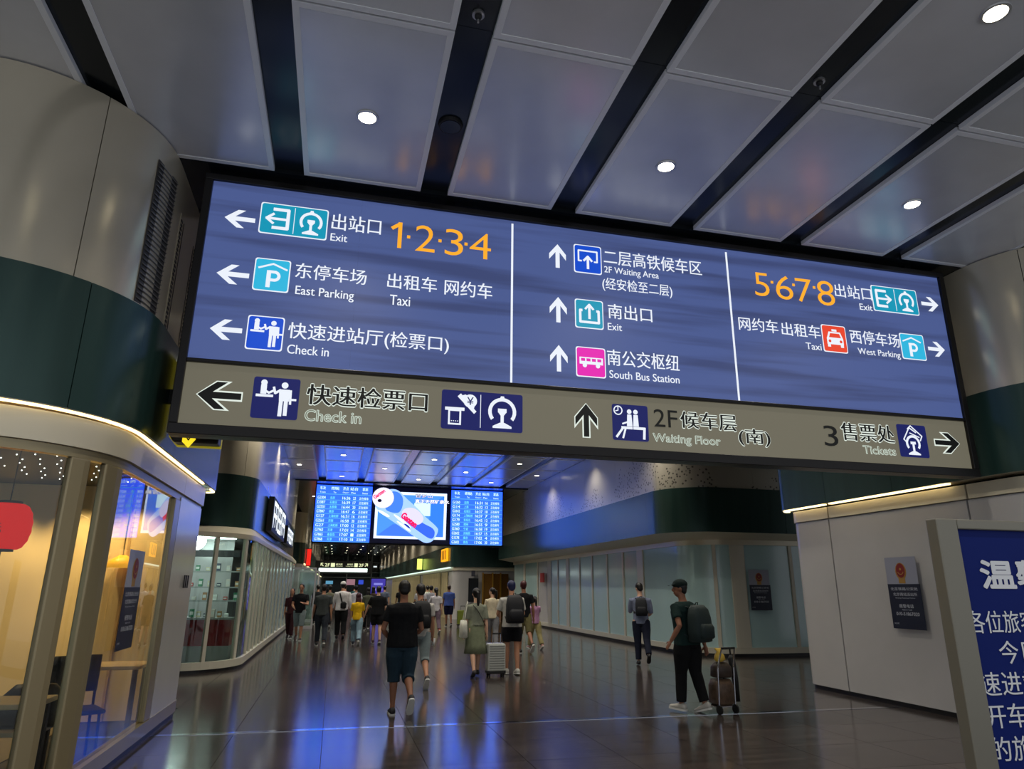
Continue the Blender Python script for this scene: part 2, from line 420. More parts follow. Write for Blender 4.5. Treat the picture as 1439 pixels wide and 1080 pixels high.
# right block 1
up2 = rpath([(15, 5.77, 0), (8.2, 5.77, 1.28), (8.2, 11.75, 0.3), (15, 11.75, 0)], 14)
wr = MB().box(14.9, 15, 5.9, 11.6, 0, 6).build('wall_right', M_wallup); tag(wr, kind='structure')
panels('wall_panel', up2, 4.2, 5.995, 0.06, -1, [4.4, 6.75, 8.9, 11.0], M_wallup, wr)
panels('band_panel', offs(up2, 0.03), 3.1, 4.195, 0.08, -1, [4.4, 6.9, 9.3, 10.82], M_band, wr)
q = sub(offs(up2, -0.0), 8.3, 10.75); mb = MB(); slab(mb, q, 3.08, 3.097, 0.08, -1); mb.build('cove_light', M_cove, wr)
q = sub(offs(up2, -0.0), 10.9, 12.3); mb = MB(); slab(mb, q, 3.08, 3.097, 0.08, -1); mb.build('cove_light', M_cove, wr)
MB_ = MB(); slab(MB_, offs(up2, 0.02), 3.098, 3.11, 0.3, -1); MB_.build('band_soffit', M_fascia, wr)
lo2 = rpath([(15, 5.9, 0), (8.3, 5.9, 1.2), (8.3, 11.6, 0.3), (15, 11.6, 0)], 14)
panels('fascia_panel', lo2, 2.86, 3.055, 0.08, -1, [7.9, 10.72], M_fascia, wr, gap=.03)
panels('wall_panel', offs(lo2, -0.02), 0.07, 2.85, 0.08, -1, [7.9, 10.72], M_white, wr, gap=.03)
mb = MB(); slab(mb, offs(lo2, -0.12), 0.0, 3.06, 0.03, -1); mb.build('backing', M_skirt, wr)
panels('skirting', offs(lo2, -0.05), 0.0, 0.07, 0.08, -1, [], M_skirt, wr)

# left block 2 (shop with clear windows)
wl2 = MB().box(-9, -8.9, 16.5, 32.9, 0, 6).build('wall_left', M_wallup); tag(wl2, kind='structure')
upl = rpath([(-9, 16.3, 0), (-1.92, 16.3, 0.9), (-1.92, 33, 0.1), (-9, 33, 0)], 12)
panels('wall_panel', upl, 4.06, 5.995, 0.06, 1, [6.9, 9.3, 12.3, 15.3, 18.3, 21.3], M_wallup, wl2)
panels('band_panel', offs(upl, -0.03), 2.9, 4.055, 0.08, 1, [6.0, 10.3, 14, 18, 22], M_band, wl2)
lol = rpath([(-9, 15.36, 0), (-1.78, 15.36, 1.3), (-1.72, 33, 0.1), (-9, 33, 0)], 12)
n = min(len(upl), len(lol)); mb = MB()
slab(mb, lol, 2.62, 2.72, 0.06, 1); slab(mb, lol, 2.72, 2.9, 0.05, 1, P1=offs(upl, -0.02)); mb.build('fascia_panel', M_fascia, wl2, smooth='auto')
mb = MB(); slab(mb, offs(lol, 0.0), 0.06, 0.2, 0.1, 1); mb.build('window_sill', M_frame, wl2)
mb = MB(); slab(mb, offs(lol, 0.02), 0.0, 0.06, 0.1, 1); mb.build('skirting', M_skirt, wl2)
PG = offs(lol, 0.02); s0 = arc_s(PG, x=-2.62) if False else None
Lg = plen(PG); cutsG = [4.3, 5.85, 6.6, 7.4, 8.5, 9.2, 9.9, 10.7, 11.5, 12.4, 13.4, 14.5, 15.8, 17.2, 18.8, 20.5, 22.4, 24.5]
for i, c in enumerate(cutsG):
    mb = MB(); slab(mb, sub(PG, c, c + (0.09 if i > 2 else 0.07)), 0.2, 2.62, 0.09, 1); mb.build('window_post', M_frame, wl2)
M_glass2 = mat('clear shop glass', (215, 238, 232), 0.02, trans=1.0)
for c, d in zip([0.5] + cutsG, cutsG):
    mb = MB(); slab(mb, sub(offs(lol, 0.05), c + 0.06, d + 0.01), 0.2, 2.62, 0.012, 1); mb.build('glass_pane', M_glass2 if c < 12.3 else M_frost, wl2, smooth='auto')
MB().box(-8.9, -2.3, 16.4, 32.8, 2.75, 2.8).build('shop_ceiling', M_white, wl2)
MB().box(-8.9, -2.6, 19.6, 19.7, 0, 2.75).build('partition_wall', M_white, wl2)
MB().box(-3.0, -2.9, 19.7, 32.8, 0, 2.75).build('partition_wall', M_white, wl2)
for i, (x, y) in enumerate(((-3.4, 16.6), (-2.7, 17.8))):
    mb = MB().box(x - 0.35, x + 0.35, y - 0.12, y + 0.12, 2.72, 2.745); mb.build('shop_light_panel', em('shop tube light', (235, 250, 240), 6, True), wl2)

for x, y in ((-3.0, 16.6), (-3.4, 18.3)):
    ld = bpy.data.lights.new('shop_lamp', 'POINT'); ld.energy = 45; ld.color = (.9, 1, .95); ld.shadow_soft_size = .2
    lo = bpy.data.objects.new('shop_lamp', ld); COL.objects.link(lo); lo.location = (x, y, 2.6)

# right block 2 (frosted glazing)
wr2 = MB().box(15.9, 16, 16.9, 35.9, 0, 6).build('wall_right', M_wallup); tag(wr2, kind='structure')
# perforated upper wall: rows of small dark holes that fade in and out like a skyline
def perf_mat():
    m = mat('perforated upper wall', (176, 170, 156), 0.28, 0.4).copy(); m.name = 'perforated upper wall'
    nt = m.node_tree; L = nt.links; b = nt.nodes['Principled BSDF']
    g = nt.nodes.new('ShaderNodeNewGeometry'); vo = nt.nodes.new('ShaderNodeTexVoronoi'); vo.inputs['Scale'].default_value = 11
    L.new(g.outputs['Position'], vo.inputs['Vector'])
    sx = nt.nodes.new('ShaderNodeSeparateXYZ'); L.new(g.outputs['Position'], sx.inputs[0])
    no = nt.nodes.new('ShaderNodeTexNoise'); no.inputs['Scale'].default_value = 0.42; no.inputs['Detail'].default_value = 4
    mp = nt.nodes.new('ShaderNodeMapping'); mp.inputs['Scale'].default_value = (1, 1, 0.0); L.new(g.outputs['Position'], mp.inputs[0]); L.new(mp.outputs[0], no.inputs['Vector'])
    h = nt.nodes.new('ShaderNodeMapRange'); h.inputs['From Min'].default_value = 0.42; h.inputs['From Max'].default_value = 0.68; h.inputs['To Min'].default_value = 4.2; h.inputs['To Max'].default_value = 5.9
    L.new(no.outputs['Fac'], h.inputs['Value'])
    lt = nt.nodes.new('ShaderNodeMath'); lt.operation = 'LESS_THAN'; L.new(sx.outputs['Z'], lt.inputs[0]); L.new(h.outputs[0], lt.inputs[1])
    dot = nt.nodes.new('ShaderNodeMath'); dot.operation = 'LESS_THAN'; L.new(vo.outputs['Distance'], dot.inputs[0]); dot.inputs[1].default_value = 0.30
    mu = nt.nodes.new('ShaderNodeMath'); mu.operation = 'MULTIPLY'; L.new(lt.outputs[0], mu.inputs[0]); L.new(dot.outputs[0], mu.inputs[1])
    mx = nt.nodes.new('ShaderNodeMix'); mx.data_type = 'RGBA'; L.new(mu.outputs[0], mx.inputs['Factor'])
    mx.inputs[6].default_value = (*s2l((176, 170, 156)), 1); mx.inputs[7].default_value = (*s2l((96, 92, 86)), 1)
    L.new(mx.outputs[2], b.inputs['Base Color'])
    return m
M_perf = perf_mat()
upr = rpath([(16, 16.1, 0), (8.25, 16.1, 1.2), (8.25, 36, 0.2), (16, 36, 0)], 14)
panels('wall_panel', upr, 4.2, 5.995, 0.06, -1, [5.4, 8.2, 11, 13.8, 16.6, 19.4, 22.2, 25], M_perf, wr2)
bdr = offs(rpath([(16, 16.0, 0), (8.2, 16.0, 1.25), (8.2, 36, 0.2), (16, 36, 0)], 14), 0.0)
panels('band_panel', bdr, 3.06, 4.195, 0.08, -1, [4.6, 8.9, 12, 15, 18, 21, 24], M_band, wr2)
lor = rpath([(16, 16.7, 0), (9.1, 16.7, 1.25), (9.0, 36, 0.2), (16, 36, 0)], 14)
mb = MB(); slab(mb, lor, 2.8, 2.93, 0.06, -1)
slab(mb, lor, 2.93, 3.06, 0.05, -1, P1=bdr); mb.build('fascia_panel', M_fascia, wr2, smooth='auto')
mb = MB(); slab(mb, lor, 0.08, 0.22, 0.1, -1); mb.build('window_sill', M_frame, wr2)
mb = MB(); slab(mb, offs(lor, -0.03), 0.0, 0.08, 0.1, -1); mb.build('skirting', M_skirt, wr2)
def s_at(P, x=None, y=None):
    s = 0
    for i in range(len(P) - 1):
        L = (P[i + 1] - P[i]).length
        if x is not None and P[i].y < 20 and min(P[i].x, P[i + 1].x) <= x <= max(P[i].x, P[i + 1].x) and abs(P[i].x - P[i + 1].x) > 1e-6: return s + (x - P[i].x) / (P[i + 1].x - P[i].x) * L
        if y is not None and P[i].x < 9.8 and P[i].y <= y <= P[i + 1].y and P[i + 1].y - P[i].y > 1e-6: return s + (y - P[i].y) / (P[i + 1].y - P[i].y) * L
        s += L
PR = offs(lor, -0.02)
pr = [(s_at(PR, x=12.5), .1), (s_at(PR, x=12.0), .3 - .2), (s_at(PR, x=10.55), 0.42), (s_at(PR, x=9.5) - 0.35, 0.1), (s_at(PR, y=20.0), 0.45), (s_at(PR, y=21.5), 0.12), (s_at(PR, y=22.9), 0.1), (s_at(PR, y=24.35), 0.1), (s_at(PR, y=25.7), 0.1), (s_at(PR, y=27.0), 0.35), (s_at(PR, y=28.4), 0.08), (s_at(PR, y=29.4), 0.5), (s_at(PR, y=31.4), 0.12), (s_at(PR, y=33.6), .3)]
pr.sort()
for s, wd in pr:
    mb = MB(); slab(mb, sub(PR, s, s + wd), 0.22, 2.8, 0.1, -1); mb.build('window_post', M_frame, wr2, bevel=0.01)
ends = pr + [(plen(PR) - 3, 0)]
for i, ((s, wd), (s2, _)) in enumerate(zip([(0.3, 0)] + pr, ends)):
    y = sub(PR, s + wd, s2)[0].y
    solid = 29.5 < y < 31.2
    mb = MB(); slab(mb, sub(offs(lor, -0.06), s + wd - 0.02, s2 + 0.02), 0.2, 2.82, 0.014, -1)
    mb.build('wall_panel' if solid else 'glass_pane', M_white if solid else M_frost, wr2, smooth='auto')
MB().box(8.93, 8.97, 30.05, 30.6, 1.9, 2.3).build('fire_sign', mat('fire sign red', (190, 50, 44), 0.5), wr2)

# far blocks
M_curt = mat('beige curtain wall', (176, 162, 120), 0.6, noise=((1, 6, 0.2), 0.25))
wr3 = MB().box(15.9, 16, 38.6, 104, 0, 6).build('wall_right', M_wallup); tag(wr3, kind='structure')
P3 = rpath([(16, 38.6, 0), (6.25, 38.6, 0.5), (6.25, 105, 0), (16, 105, 0)], 8)
panels('wall_panel', P3, 3.95, 5.99, 0.06, -1, [7, 12, 20, 28], M_wallup, wr3)
panels('band_panel', offs(P3, 0.05), 2.75, 3.94, 0.1, -1, [9.3, 18, 27], M_band, wr3)
panels('fascia_panel', offs(P3, -0.02), 2.55, 2.74, 0.1, -1, [], M_fascia, wr3)
panels('wall_panel', offs(P3, -0.08), 0, 2.55, 0.1, -1, [7.3, 8.3, 11.3, 12.2, 22], M_white, wr3)
for y0, y1 in ((40.5, 42.6), (43.2, 52), (54, 80)):
    MB().box(6.24, 6.3, y0, y1, 0.0, 2.5).build('roller_curtain', M_curt, wr3)
m_l = MB().box(6.1, 6.2, 38.9, 104, 2.68, 2.74).build('cove_light', em('far cove', (215, 240, 225), 1.4, True), wr3)
MB().box(7.95, 9.4, 38.5, 38.55, 0, 2.4).build('door_opening', mat('bronze doorway', (130, 84, 30), 0.25, 0.7), wr3)
for x in (7.9, 8.45, 8.9): MB().box(x, x + 0.07, 38.42, 38.52, 0, 2.45).build('door_post', mat('brass', (190, 140, 60), 0.3, 0.9), wr3)
MB().box(7.15, 7.7, 38.5, 38.55, 0.9, 2.15).build('wall_notice', mat('dark notice', (18, 20, 28), 0.4), wr3)
MB().box(7.3, 7.5, 38.5, 38.55, 2.25, 2.55).build('wall_notice', mat('grey notice', (80, 80, 92), 0.4), wr3)
P4 = rpath([(-9, 44, 0), (-1.9, 44, 0.6), (-1.9, 105, 0), (-9, 105, 0)], 8)
wl3 = MB().box(-9, -8.9, 44.1, 104, 0, 6).build('wall_left', M_wallup); tag(wl3, kind='structure')
panels('wall_panel', P4, 4.2, 5.99, 0.06, 1, [6, 12, 20], M_wallup, wl3)
panels('band_panel', offs(P4, -0.05), 3.0, 4.19, 0.1, 1, [6.5, 15, 25], M_band, wl3)
panels('wall_panel', P4, 0, 2.95, 0.1, 1, [6.2, 7.4, 12], M_white, wl3)
MB().box(-1.9, -1.84, 44.9, 104, 2.93, 3.0).build('cove_light', em('far cove warm', (240, 225, 170), 1.6, True), wl3)
# recess walls between the blocks
for nm, x0, x1, y0, y1 in (('wall_left', -9, -8.9, 11.3, 16.3), ('wall_right', 16.6, 16.7, 11.8, 16.6), ('wall_left', -9, -8.9, 33, 44), ('wall_right', 16, 16.1, 36, 38.6)):
    tag(MB().box(x0, x1, y0, y1, 0, 6).build(nm, M_white), kind='structure')

# end facade: dark glass in a grid of thin mullions
we = MB().box(-9, 16, 106, 106.2, 0, 6.1).build('wall_back', mat('night glass', (14, 26, 26), 0.12, 0.2, spec=0.7)); tag(we, kind='structure')
for x in (-1.9, 1.6, 5.1, 8.2): MB().box(x, x + 0.14, 105.8, 106, 0, 6).build('mullion', mat('mullion grey', (120, 130, 128), 0.4, 0.5), we)
for z in (0.1, 2.9, 3.6, 5.0): MB().box(-2, 6.3, 105.82, 106, z, z + 0.1).build('transom', mat('mullion grey', (120, 130, 128)), we)
for x, z, ww, hh, c in ((-1.2, 2.0, 1.0, .45, (90, 150, 180)), (1.7, 1.9, 1.2, .8, (150, 110, 120)), (3.4, 2.0, .7, .6, (50, 76, 200)), (5.3, 1.9, .2, .6, (240, 245, 240)), (-1.6, 4.3, .7, .25, (30, 120, 60)), (5.4, 4.4, .5, .2, (230, 240, 240))):
    MB().box(x, x + ww, 105.76, 105.8, z, z + hh).build('shop_light', em('street light %d%d' % (c[0], c[1]), c, 1.0, False), we)

# ------------------------------------------------------------------ hanging direction sign
YS = 7.12
sign = empty('direction_sign', (3.14, YS, 2.98), 0, 'long black framed overhead direction sign with blue screen above a beige panel', 'sign')
SP = Plane((-3.14, -0.02, -2.98), (1, 0, 0), (0, 0, 1), (0, -1, 0))       # local to the sign's empty
def sbox(x0, x1, z0, z1, y0, y1): return MB().box(x0 - 3.14, x1 - 3.14, y0, y1, z0 - 2.98, z1 - 2.98)
sbox(-1.68, 7.98, 3.06, 5.94, 0.03, 0.16).build('housing', M_hous, sign)
for x in (-1.2, 1.0, 3.1, 5.3, 7.5): sbox(x - .05, x + .05, 5.93, 6.0, .05, .14).build('hanger_bracket', M_hous, sign)
for a in ((-1.68, 7.98, 5.87, 5.94), (-1.68, 7.98, 3.06, 3.165), (-1.68, -1.60, 3.165, 5.87), (7.9, 7.98, 3.165, 5.87), (-1.6, 7.9, 3.795, 3.835)):
    sbox(*a, -0.06, 0.03).build('frame_bar', M_hous, sign, bevel=0.006)
def led_screen_mat():
    m = mat('led screen image', (16, 18, 30), 0.5); nt = m.node_tree; L = nt.links; b = nt.nodes['Principled BSDF']
    g = nt.nodes.new('ShaderNodeNewGeometry'); mp = nt.nodes.new('ShaderNodeMapping'); mp.inputs['Scale'].default_value = (0.28, 0, 5.5); L.new(g.outputs['Position'], mp.inputs[0])
    n = nt.nodes.new('ShaderNodeTexNoise'); n.inputs['Scale'].default_value = 1; n.inputs['Detail'].default_value = 3; L.new(mp.outputs[0], n.inputs['Vector'])
    r = nt.nodes.new('ShaderNodeValToRGB'); r.color_ramp.elements[0].position = 0.36; r.color_ramp.elements[1].position = 0.52
    r.color_ramp.elements[0].color = (*s2l((64, 76, 122)), 1); r.color_ramp.elements[1].color = (*s2l((79, 96, 152)), 1)
    L.new(n.outputs['Fac'], r.inputs['Fac']); L.new(r.outputs[0], b.inputs['Emission Color']); b.inputs['Emission Strength'].default_value = 0.86
    return m
for i in range(6):                                          # the screen is made of six led modules
    sbox(-1.6 + 9.5 / 6 * i + 0.0004, -1.6 + 9.5 / 6 * (i + 1) - 0.0004, 3.835, 5.87, -0.02, 0.03).build('led_module', led_screen_mat(), sign)
sbox(-1.6, 7.9, 3.165, 3.795, -0.02, 0.03).build('lower_panel', M_beige, sign)
for xt, xb, in ((1.745, 1.745), (4.59, 4.59)):
    mb = MB(); SP.rect(xt - .012, 3.84, xt + .012, 5.83, mb, 0.002); mb.build('divider_line', E_white, sign)
TX = [('出站口', -0.33, 5.46, 0.21, 5.66, 'w'), ('Exit', -0.33, 5.32, -0.15, 5.41, 'w'), ('东停车场', -0.66, 4.83, 0.09, 5.01, 'w'), ('East Parking', -0.64, 4.61, -0.03, 4.74, 'w'),
('出租车', 0.32, 4.83, 0.87, 5.01, 'w'), ('Taxi', 0.36, 4.63, 0.58, 4.75, 'w'), ('网约车', 0.96, 4.82, 1.51, 5.01, 'w'), ('快速进站厅(检票口)', -0.67, 4.11, 1.03, 4.32, 'w'), ('Check in', -0.66, 3.97, -0.24, 4.07, 'w'),
('快速检票口', -0.42, 3.44, 0.82, 3.66, 'k'), ('Check in', -0.42, 3.27, 0.14, 3.385, 'o'),
('二层高铁候车区', 2.90, 5.45, 4.22, 5.65, 'w'), ('2F Waiting Area', 2.90, 5.31, 3.62, 5.42, 'w'), ('(经安检至二层)', 2.87, 5.09, 3.79, 5.27, 'w'),
('南出口', 2.93, 4.74, 3.50, 4.93, 'w'), ('Exit', 2.92, 4.59, 3.10, 4.68, 'w'), ('南公交枢纽', 2.90, 4.15, 3.82, 4.35, 'w'), ('South Bus Station', 2.92, 3.995, 3.81, 4.09, 'w'),
('2F', 3.45, 3.45, 3.75, 3.66, 'b'), ('候车层', 3.79, 3.455, 4.52, 3.66, 'k'), ('Waiting Floor', 3.43, 3.245, 4.29, 3.37, 'o'), ('(南)', 4.54, 3.29, 4.96, 3.50, 'k'),
('出站口', 6.17, 5.39, 6.75, 5.58, 'w'), ('Exit', 6.53, 5.24, 6.73, 5.33, 'w'), ('网约车', 4.68, 4.77, 5.24, 4.95, 'w'), ('出租车', 5.29, 4.76, 5.86, 4.94, 'w'), ('Taxi', 5.62, 4.60, 5.85, 4.69, 'w'),
('西停车场', 6.31, 4.75, 7.08, 4.94, 'w'), ('West Parking', 6.40, 4.58, 7.06, 4.69, 'w'), ('3', 5.72, 3.35, 5.92, 3.61, 'b'), ('售票处', 5.98, 3.44, 6.76, 3.665, 'k'), ('Tickets', 6.27, 3.285, 6.75, 3.385, 'o')]
for t, x0, z0, x1, z1, st in TX:
    if st == 'w': SP.text(t, x0, z0, x1, z1, E_white, sign, 0.006, 0.008)
    elif st == 'b': SP.text(t, x0, z0, x1, z1, E_ink, sign, 0.008, 0.0)
    elif st == 'k': SP.text(t, x0, z0, x1, z1, E_out, sign, 0.004, 0.046); SP.text(t, x0, z0, x1, z1, E_ink, sign, 0.008, 0.02)
    else: SP.text(t, x0, z0, x1, z1, E_pale, sign, 0.004, 0.032); SP.text(t, x0, z0, x1, z1, em('backlit grey fill', (118, 122, 108)), sign, 0.008, -0.012)
mb = MB(); SP.stroke([(.425, 5.34), (.425, 5.64)], .045, mb); SP.stroke([(.42, 5.63), (.34, 5.57)], .04, mb); mb.build('lettering', E_orange, sign)
for d, x0, z0, x1, z1 in (('2', .60, 5.32, .83, 5.655), ('3', .94, 5.315, 1.16, 5.655), ('4', 1.23, 5.315, 1.49, 5.65), ('5', 4.96, 5.265, 5.18, 5.6), ('6', 5.27, 5.255, 5.53, 5.60), ('7', 5.57, 5.25, 5.82, 5.59), ('8', 5.89, 5.24, 6.16, 5.6)):
    SP.text(d, x0, z0, x1, z1, E_orange, sign, 0.006, -0.006)
for x in (.525, .885, 1.19, 5.225, 5.545, 5.855): mb = MB(); SP.rect(x - .018, 5.465, x + .018, 5.50, mb); mb.build('lettering', E_orange, sign)
def arrow(x0, z0, x1, z1, d, m, edge=None):
    """arrow with a swept head filling the rectangle; d = L, R or U"""
    A = [(0, .5), (.42, 1), (.66, 1), (.34, .62), (1, .62), (1, .38), (.34, .38), (.66, 0), (.42, 0)]
    def put(a, mm, h, g=0.0):
        cx, cz = (x0 + x1) / 2, (z0 + z1) / 2; W, Hh = (x1 - x0) + g, (z1 - z0) + g
        P = []
        for x, y in a:
            if d == 'R': x = 1 - x
            if d == 'U': x, y = y, 1 - x
            P.append((cx + (x - .5) * W, cz + (y - .5) * Hh))
        mb = MB()
        # split into convex pieces: head upper, head lower, shaft
        for idx in ((0, 1, 2, 3), (0, 6, 7, 8), (0, 3, 4, 5, 6)): SP.poly([P[i] for i in idx], mb, h, 0.003)
        return mb.build('arrow', mm, sign)
    if edge: put([(-.03, .5), (.40, 1.04), (.76, 1.04), (.46, .68), (1.03, .68), (1.03, .32), (.46, .32), (.76, -.04), (.40, -.04)], edge, 0.003)
    return put(A, m, 0.007)
arrow(-1.44, 5.34, -1.13, 5.55, 'L', E_white); arrow(-1.44, 4.68, -1.12, 4.90, 'L', E_white); arrow(-1.43, 4.06, -1.12, 4.28, 'L', E_white)
arrow(2.20, 5.32, 2.41, 5.63, 'U', E_white); arrow(2.20, 4.62, 2.41, 4.94, 'U', E_white); arrow(2.20, 4.02, 2.41, 4.34, 'U', E_white)
arrow(7.55, 5.34, 7.83, 5.55, 'R', E_white); arrow(7.53, 4.68, 7.80, 4.89, 'R', E_white)
arrow(-1.46, 3.33, -1.05, 3.61, 'L', E_ink, E_out); arrow(2.49, 3.28, 2.75, 3.66, 'U', E_ink, E_out); arrow(7.38, 3.36, 7.76, 3.62, 'R', E_ink, E_out)

class Icon:
    """an icon tile on the sign; glyph coordinates run 0..1 over a square of the tile's height"""
    def __init__(s, x0, z0, x1, z1, m, border=True, r=0.025):
        s.x0, s.z0, s.hx, s.h = x0, z0, (x1 - x0), (z1 - z0)
        if border: mb = MB(); SP.rrect(x0 - .008, z0 - .008, x1 + .008, z1 + .008, r, mb, 0.003, 0.002); s.b = mb.build('icon_border', E_white, sign)
        mb = MB(); SP.rrect(x0 + .004, z0 + .004, x1 - .004, z1 - .004, r, mb, 0.006, 0.002); s.o = mb.build('icon', m, sign)
        s.g = MB(); s.dx = 0
        s.pl = s
    def p(s, x, y): return (s.x0 + s.dx + x * s.h, s.z0 + y * s.h)
    def st(s, pts, w): SP.stroke([s.p(*q) for q in pts], w * s.h, s.g, 0.009, 0.002); return s
    def pg(s, pts): SP.poly([s.p(*q) for q in pts], s.g, 0.009, 0.002); return s
    def rc(s, a, b, c, d): return s.pg([(a, b), (c, b), (c, d), (a, d)])
    def ds(s, x, y, r): q = s.p(x, y); SP.disc(q[0], q[1], r * s.h, s.g, 0.009, 0.002); return s
    def ar(s, x, y, r, a0, a1, w): q = s.p(x, y); SP.arc(q[0], q[1], r * s.h, a0, a1, w * s.h, s.g, 0.009, 0.002); return s
    def done(s, m=None): s.g.build('glyph', m or E_white, s.o); return s
    def rail(s, k=1.0):
        s.ar(.5, .52, .30 * k, -38, 218, .085 * k); s.pg([(.42, .80), (.58, .80), (.54, .92), (.46, .92)])
        s.rc(.39, .50, .61, .60).rc(.46, .2, .54, .52).pg([(.40, .50), (.60, .50), (.54, .42), (.46, .42)])
        s.pg([(.26, .10), (.74, .10), (.74, .15), (.56, .24), (.44, .24), (.26, .15)]); return s
def ic_checkin(x0, z0, x1, z1, m, border):
    i = Icon(x0, z0, x1, z1, m, border)
    i.ds(.24, .86, .07).st([(.24, .78), (.24, .62)], .13).rc(.08, .52, .46, .58).st([(.26, .68), (.36, .62), (.46, .68)], .05)
    i.ds(.70, .82, .075).pg([(.58, .72), (.82, .72), (.82, .44), (.60, .44)]).st([(.61, .70), (.50, .62), (.46, .76)], .055).st([(.645, .46), (.64, .10)], .085).st([(.755, .46), (.755, .12)], .085).st([(.84, .70), (.85, .38)], .05).rc(.86, .46, .98, .51)
    i.done()
def ic_exit(i, d):
    a = (lambda x: x) if d == 'L' else (lambda x: 1 - x)
    i.st([(a(.40), .82), (a(.82), .82), (a(.82), .20), (a(.40), .20)], .10).st([(a(.78), .5), (a(.24), .5)], .08).st([(a(.40), .66), (a(.20), .5), (a(.40), .34)], .075)
i = Icon(-1.08, 5.32, -0.38, 5.68, E_teal); i.dx = -.01; ic_exit(i, 'L'); i.dx = 0; i.rc(.965, .06, .985, .94); i.dx = .35; i.rail(); i.done()
i = Icon(6.76, 5.26, 7.48, 5.62, E_teal); ic_exit(i, 'R'); i.rc(.985, .06, 1.005, .94); i.dx = .36; i.rail(); i.done()
for b in ((-1.07, 4.65, -0.72, 5.01), (7.10, 4.61, 7.47, 4.96)):
    i = Icon(*b, E_cyan); i.st([(.10, .70), (.5, .86), (.90, .70)], .055).rc(.34, .10, .46, .64).st([(.42, .60), (.58, .60)], .09).ar(.56, .47, .13, -90, 90, .09).st([(.42, .34), (.56, .34)], .09); i.done()
ic_checkin(-1.07, 3.99, -0.72, 4.35, E_blue, True); ic_checkin(-0.95, 3.26, -0.49, 3.70, E_navy, False)
i = Icon(2.52, 5.30, 2.86, 5.66, E_blue); i.st([(.24, .42), (.14, .42), (.14, .80), (.80, .80), (.80, .42), (.70, .42)], .055).st([(.47, .16), (.47, .58)], .085).st([(.33, .44), (.47, .60), (.61, .44)], .075); i.done()
i = Icon(2.52, 4.59, 2.86, 4.94, E_teal); i.st([(.22, .62), (.16, .62), (.16, .20), (.82, .20), (.82, .62), (.76, .62)], .085).st([(.49, .34), (.49, .80)], .085).st([(.35, .68), (.49, .84), (.63, .68)], .075); i.done()
i = Icon(2.52, 3.99, 2.87, 4.34, E_pink); i.rc(.10, .42, .92, .66).ds(.28, .38, .075).ds(.74, .38, .075).done()
g2 = MB()
for k in range(4): a = i.p(.15 + .19 * k, .52); b = i.p(.29 + .19 * k, .62); SP.rect(a[0], a[1], b[0], b[1], g2, 0.012, 0.001)
g2.build('glyph', E_pink, i.o)
i = Icon(5.89, 4.60, 6.24, 4.96, E_red); i.pg([(.16, .52), (.84, .52), (.84, .28), (.16, .28)]).pg([(.26, .76), (.74, .76), (.84, .50), (.16, .50)]).rc(.4, .78, .6, .86).rc(.17, .18, .29, .3).rc(.71, .18, .83, .3).done()
g2 = MB(); q = [i.p(*t) for t in ((.31, .70), (.69, .70), (.75, .54), (.25, .54))]; SP.poly(q, g2, 0.012, 0.001)
for x in (.27, .73): a = i.p(x, .40); SP.disc(a[0], a[1], .02, g2, .012, .001)
g2.build('glyph', E_red, i.o)
i = Icon(0.97, 3.27, 1.88, 3.71, E_navy, False); i.rc(.975, .08, .99, .92); i.rc(.10, .48, .58, .56).pg([(.18, .12), (.50, .12), (.50, .5), (.18, .5)]).ds(.72, .74, .17).pg([(.40, .84), (.48, .92), (.88, .48), (.82, .42)]).pg([(.42, .84), (.60, .90), (.86, .72), (.80, .5)]); i.dx = .455; i.rail(1.05); i.done()
g2 = MB(); a = i.p(.24 - 0, .18); i2 = i.dx; i.dx = 0
a, b = i.p(.225, .16), i.p(.455, .46); SP.rect(a[0], a[1], b[0], b[1], g2, 0.012, 0.001); g2.build('glyph', E_navy, i.o)
a, b = i.p(.64, .64), i.p(.80, .84); SP.text('¥', a[0], a[1], b[0], b[1], E_navy, i.o, 0.013, 0.01, name='glyph')
a, b = i.p(.25, .20), i.p(.43, .225); SP.text('....', a[0], a[1], b[0], b[1], E_white, i.o, 0.014, 0.0, name='glyph')
i = Icon(2.93, 3.26, 3.38, 3.69, E_navy, False)
i.ar(.18, .82, .115, 0, 360, .03).st([(.18, .82), (.18, .91)], .025).st([(.18, .82), (.11, .80)], .025).ds(.50, .80, .065).ds(.68, .80, .065)
i.pg([(.44, .72), (.56, .72), (.58, .40), (.42, .40)]).pg([(.62, .72), (.74, .72), (.76, .40), (.60, .40)]).st([(.46, .52), (.30, .46)], .045).rc(.26, .32, .58, .39).rc(.60, .32, .95, .39).st([(.30, .34), (.12, .10)], .06).st([(.38, .34), (.30, .08)], .05).st([(.92, .36), (.90, .08)], .07).done()
i = Icon(6.81, 3.27, 7.26, 3.70, E_navy, False); i.dx = .02; i.ar(.47, .42, .22, -38, 218, .07).rc(.38, .40, .56, .48).rc(.435, .16, .505, .42).pg([(.26, .08), (.68, .08), (.68, .12), (.53, .19), (.41, .19), (.26, .12)])
i.st([(.16, .54), (.40, .90), (.62, .76)], .035).st([(.34, .86), (.46, .96), (.82, .66), (.74, .52)], .035).st([(.16, .54), (.24, .46)], .035).st([(.40, .74), (.72, .62)], .03).done()

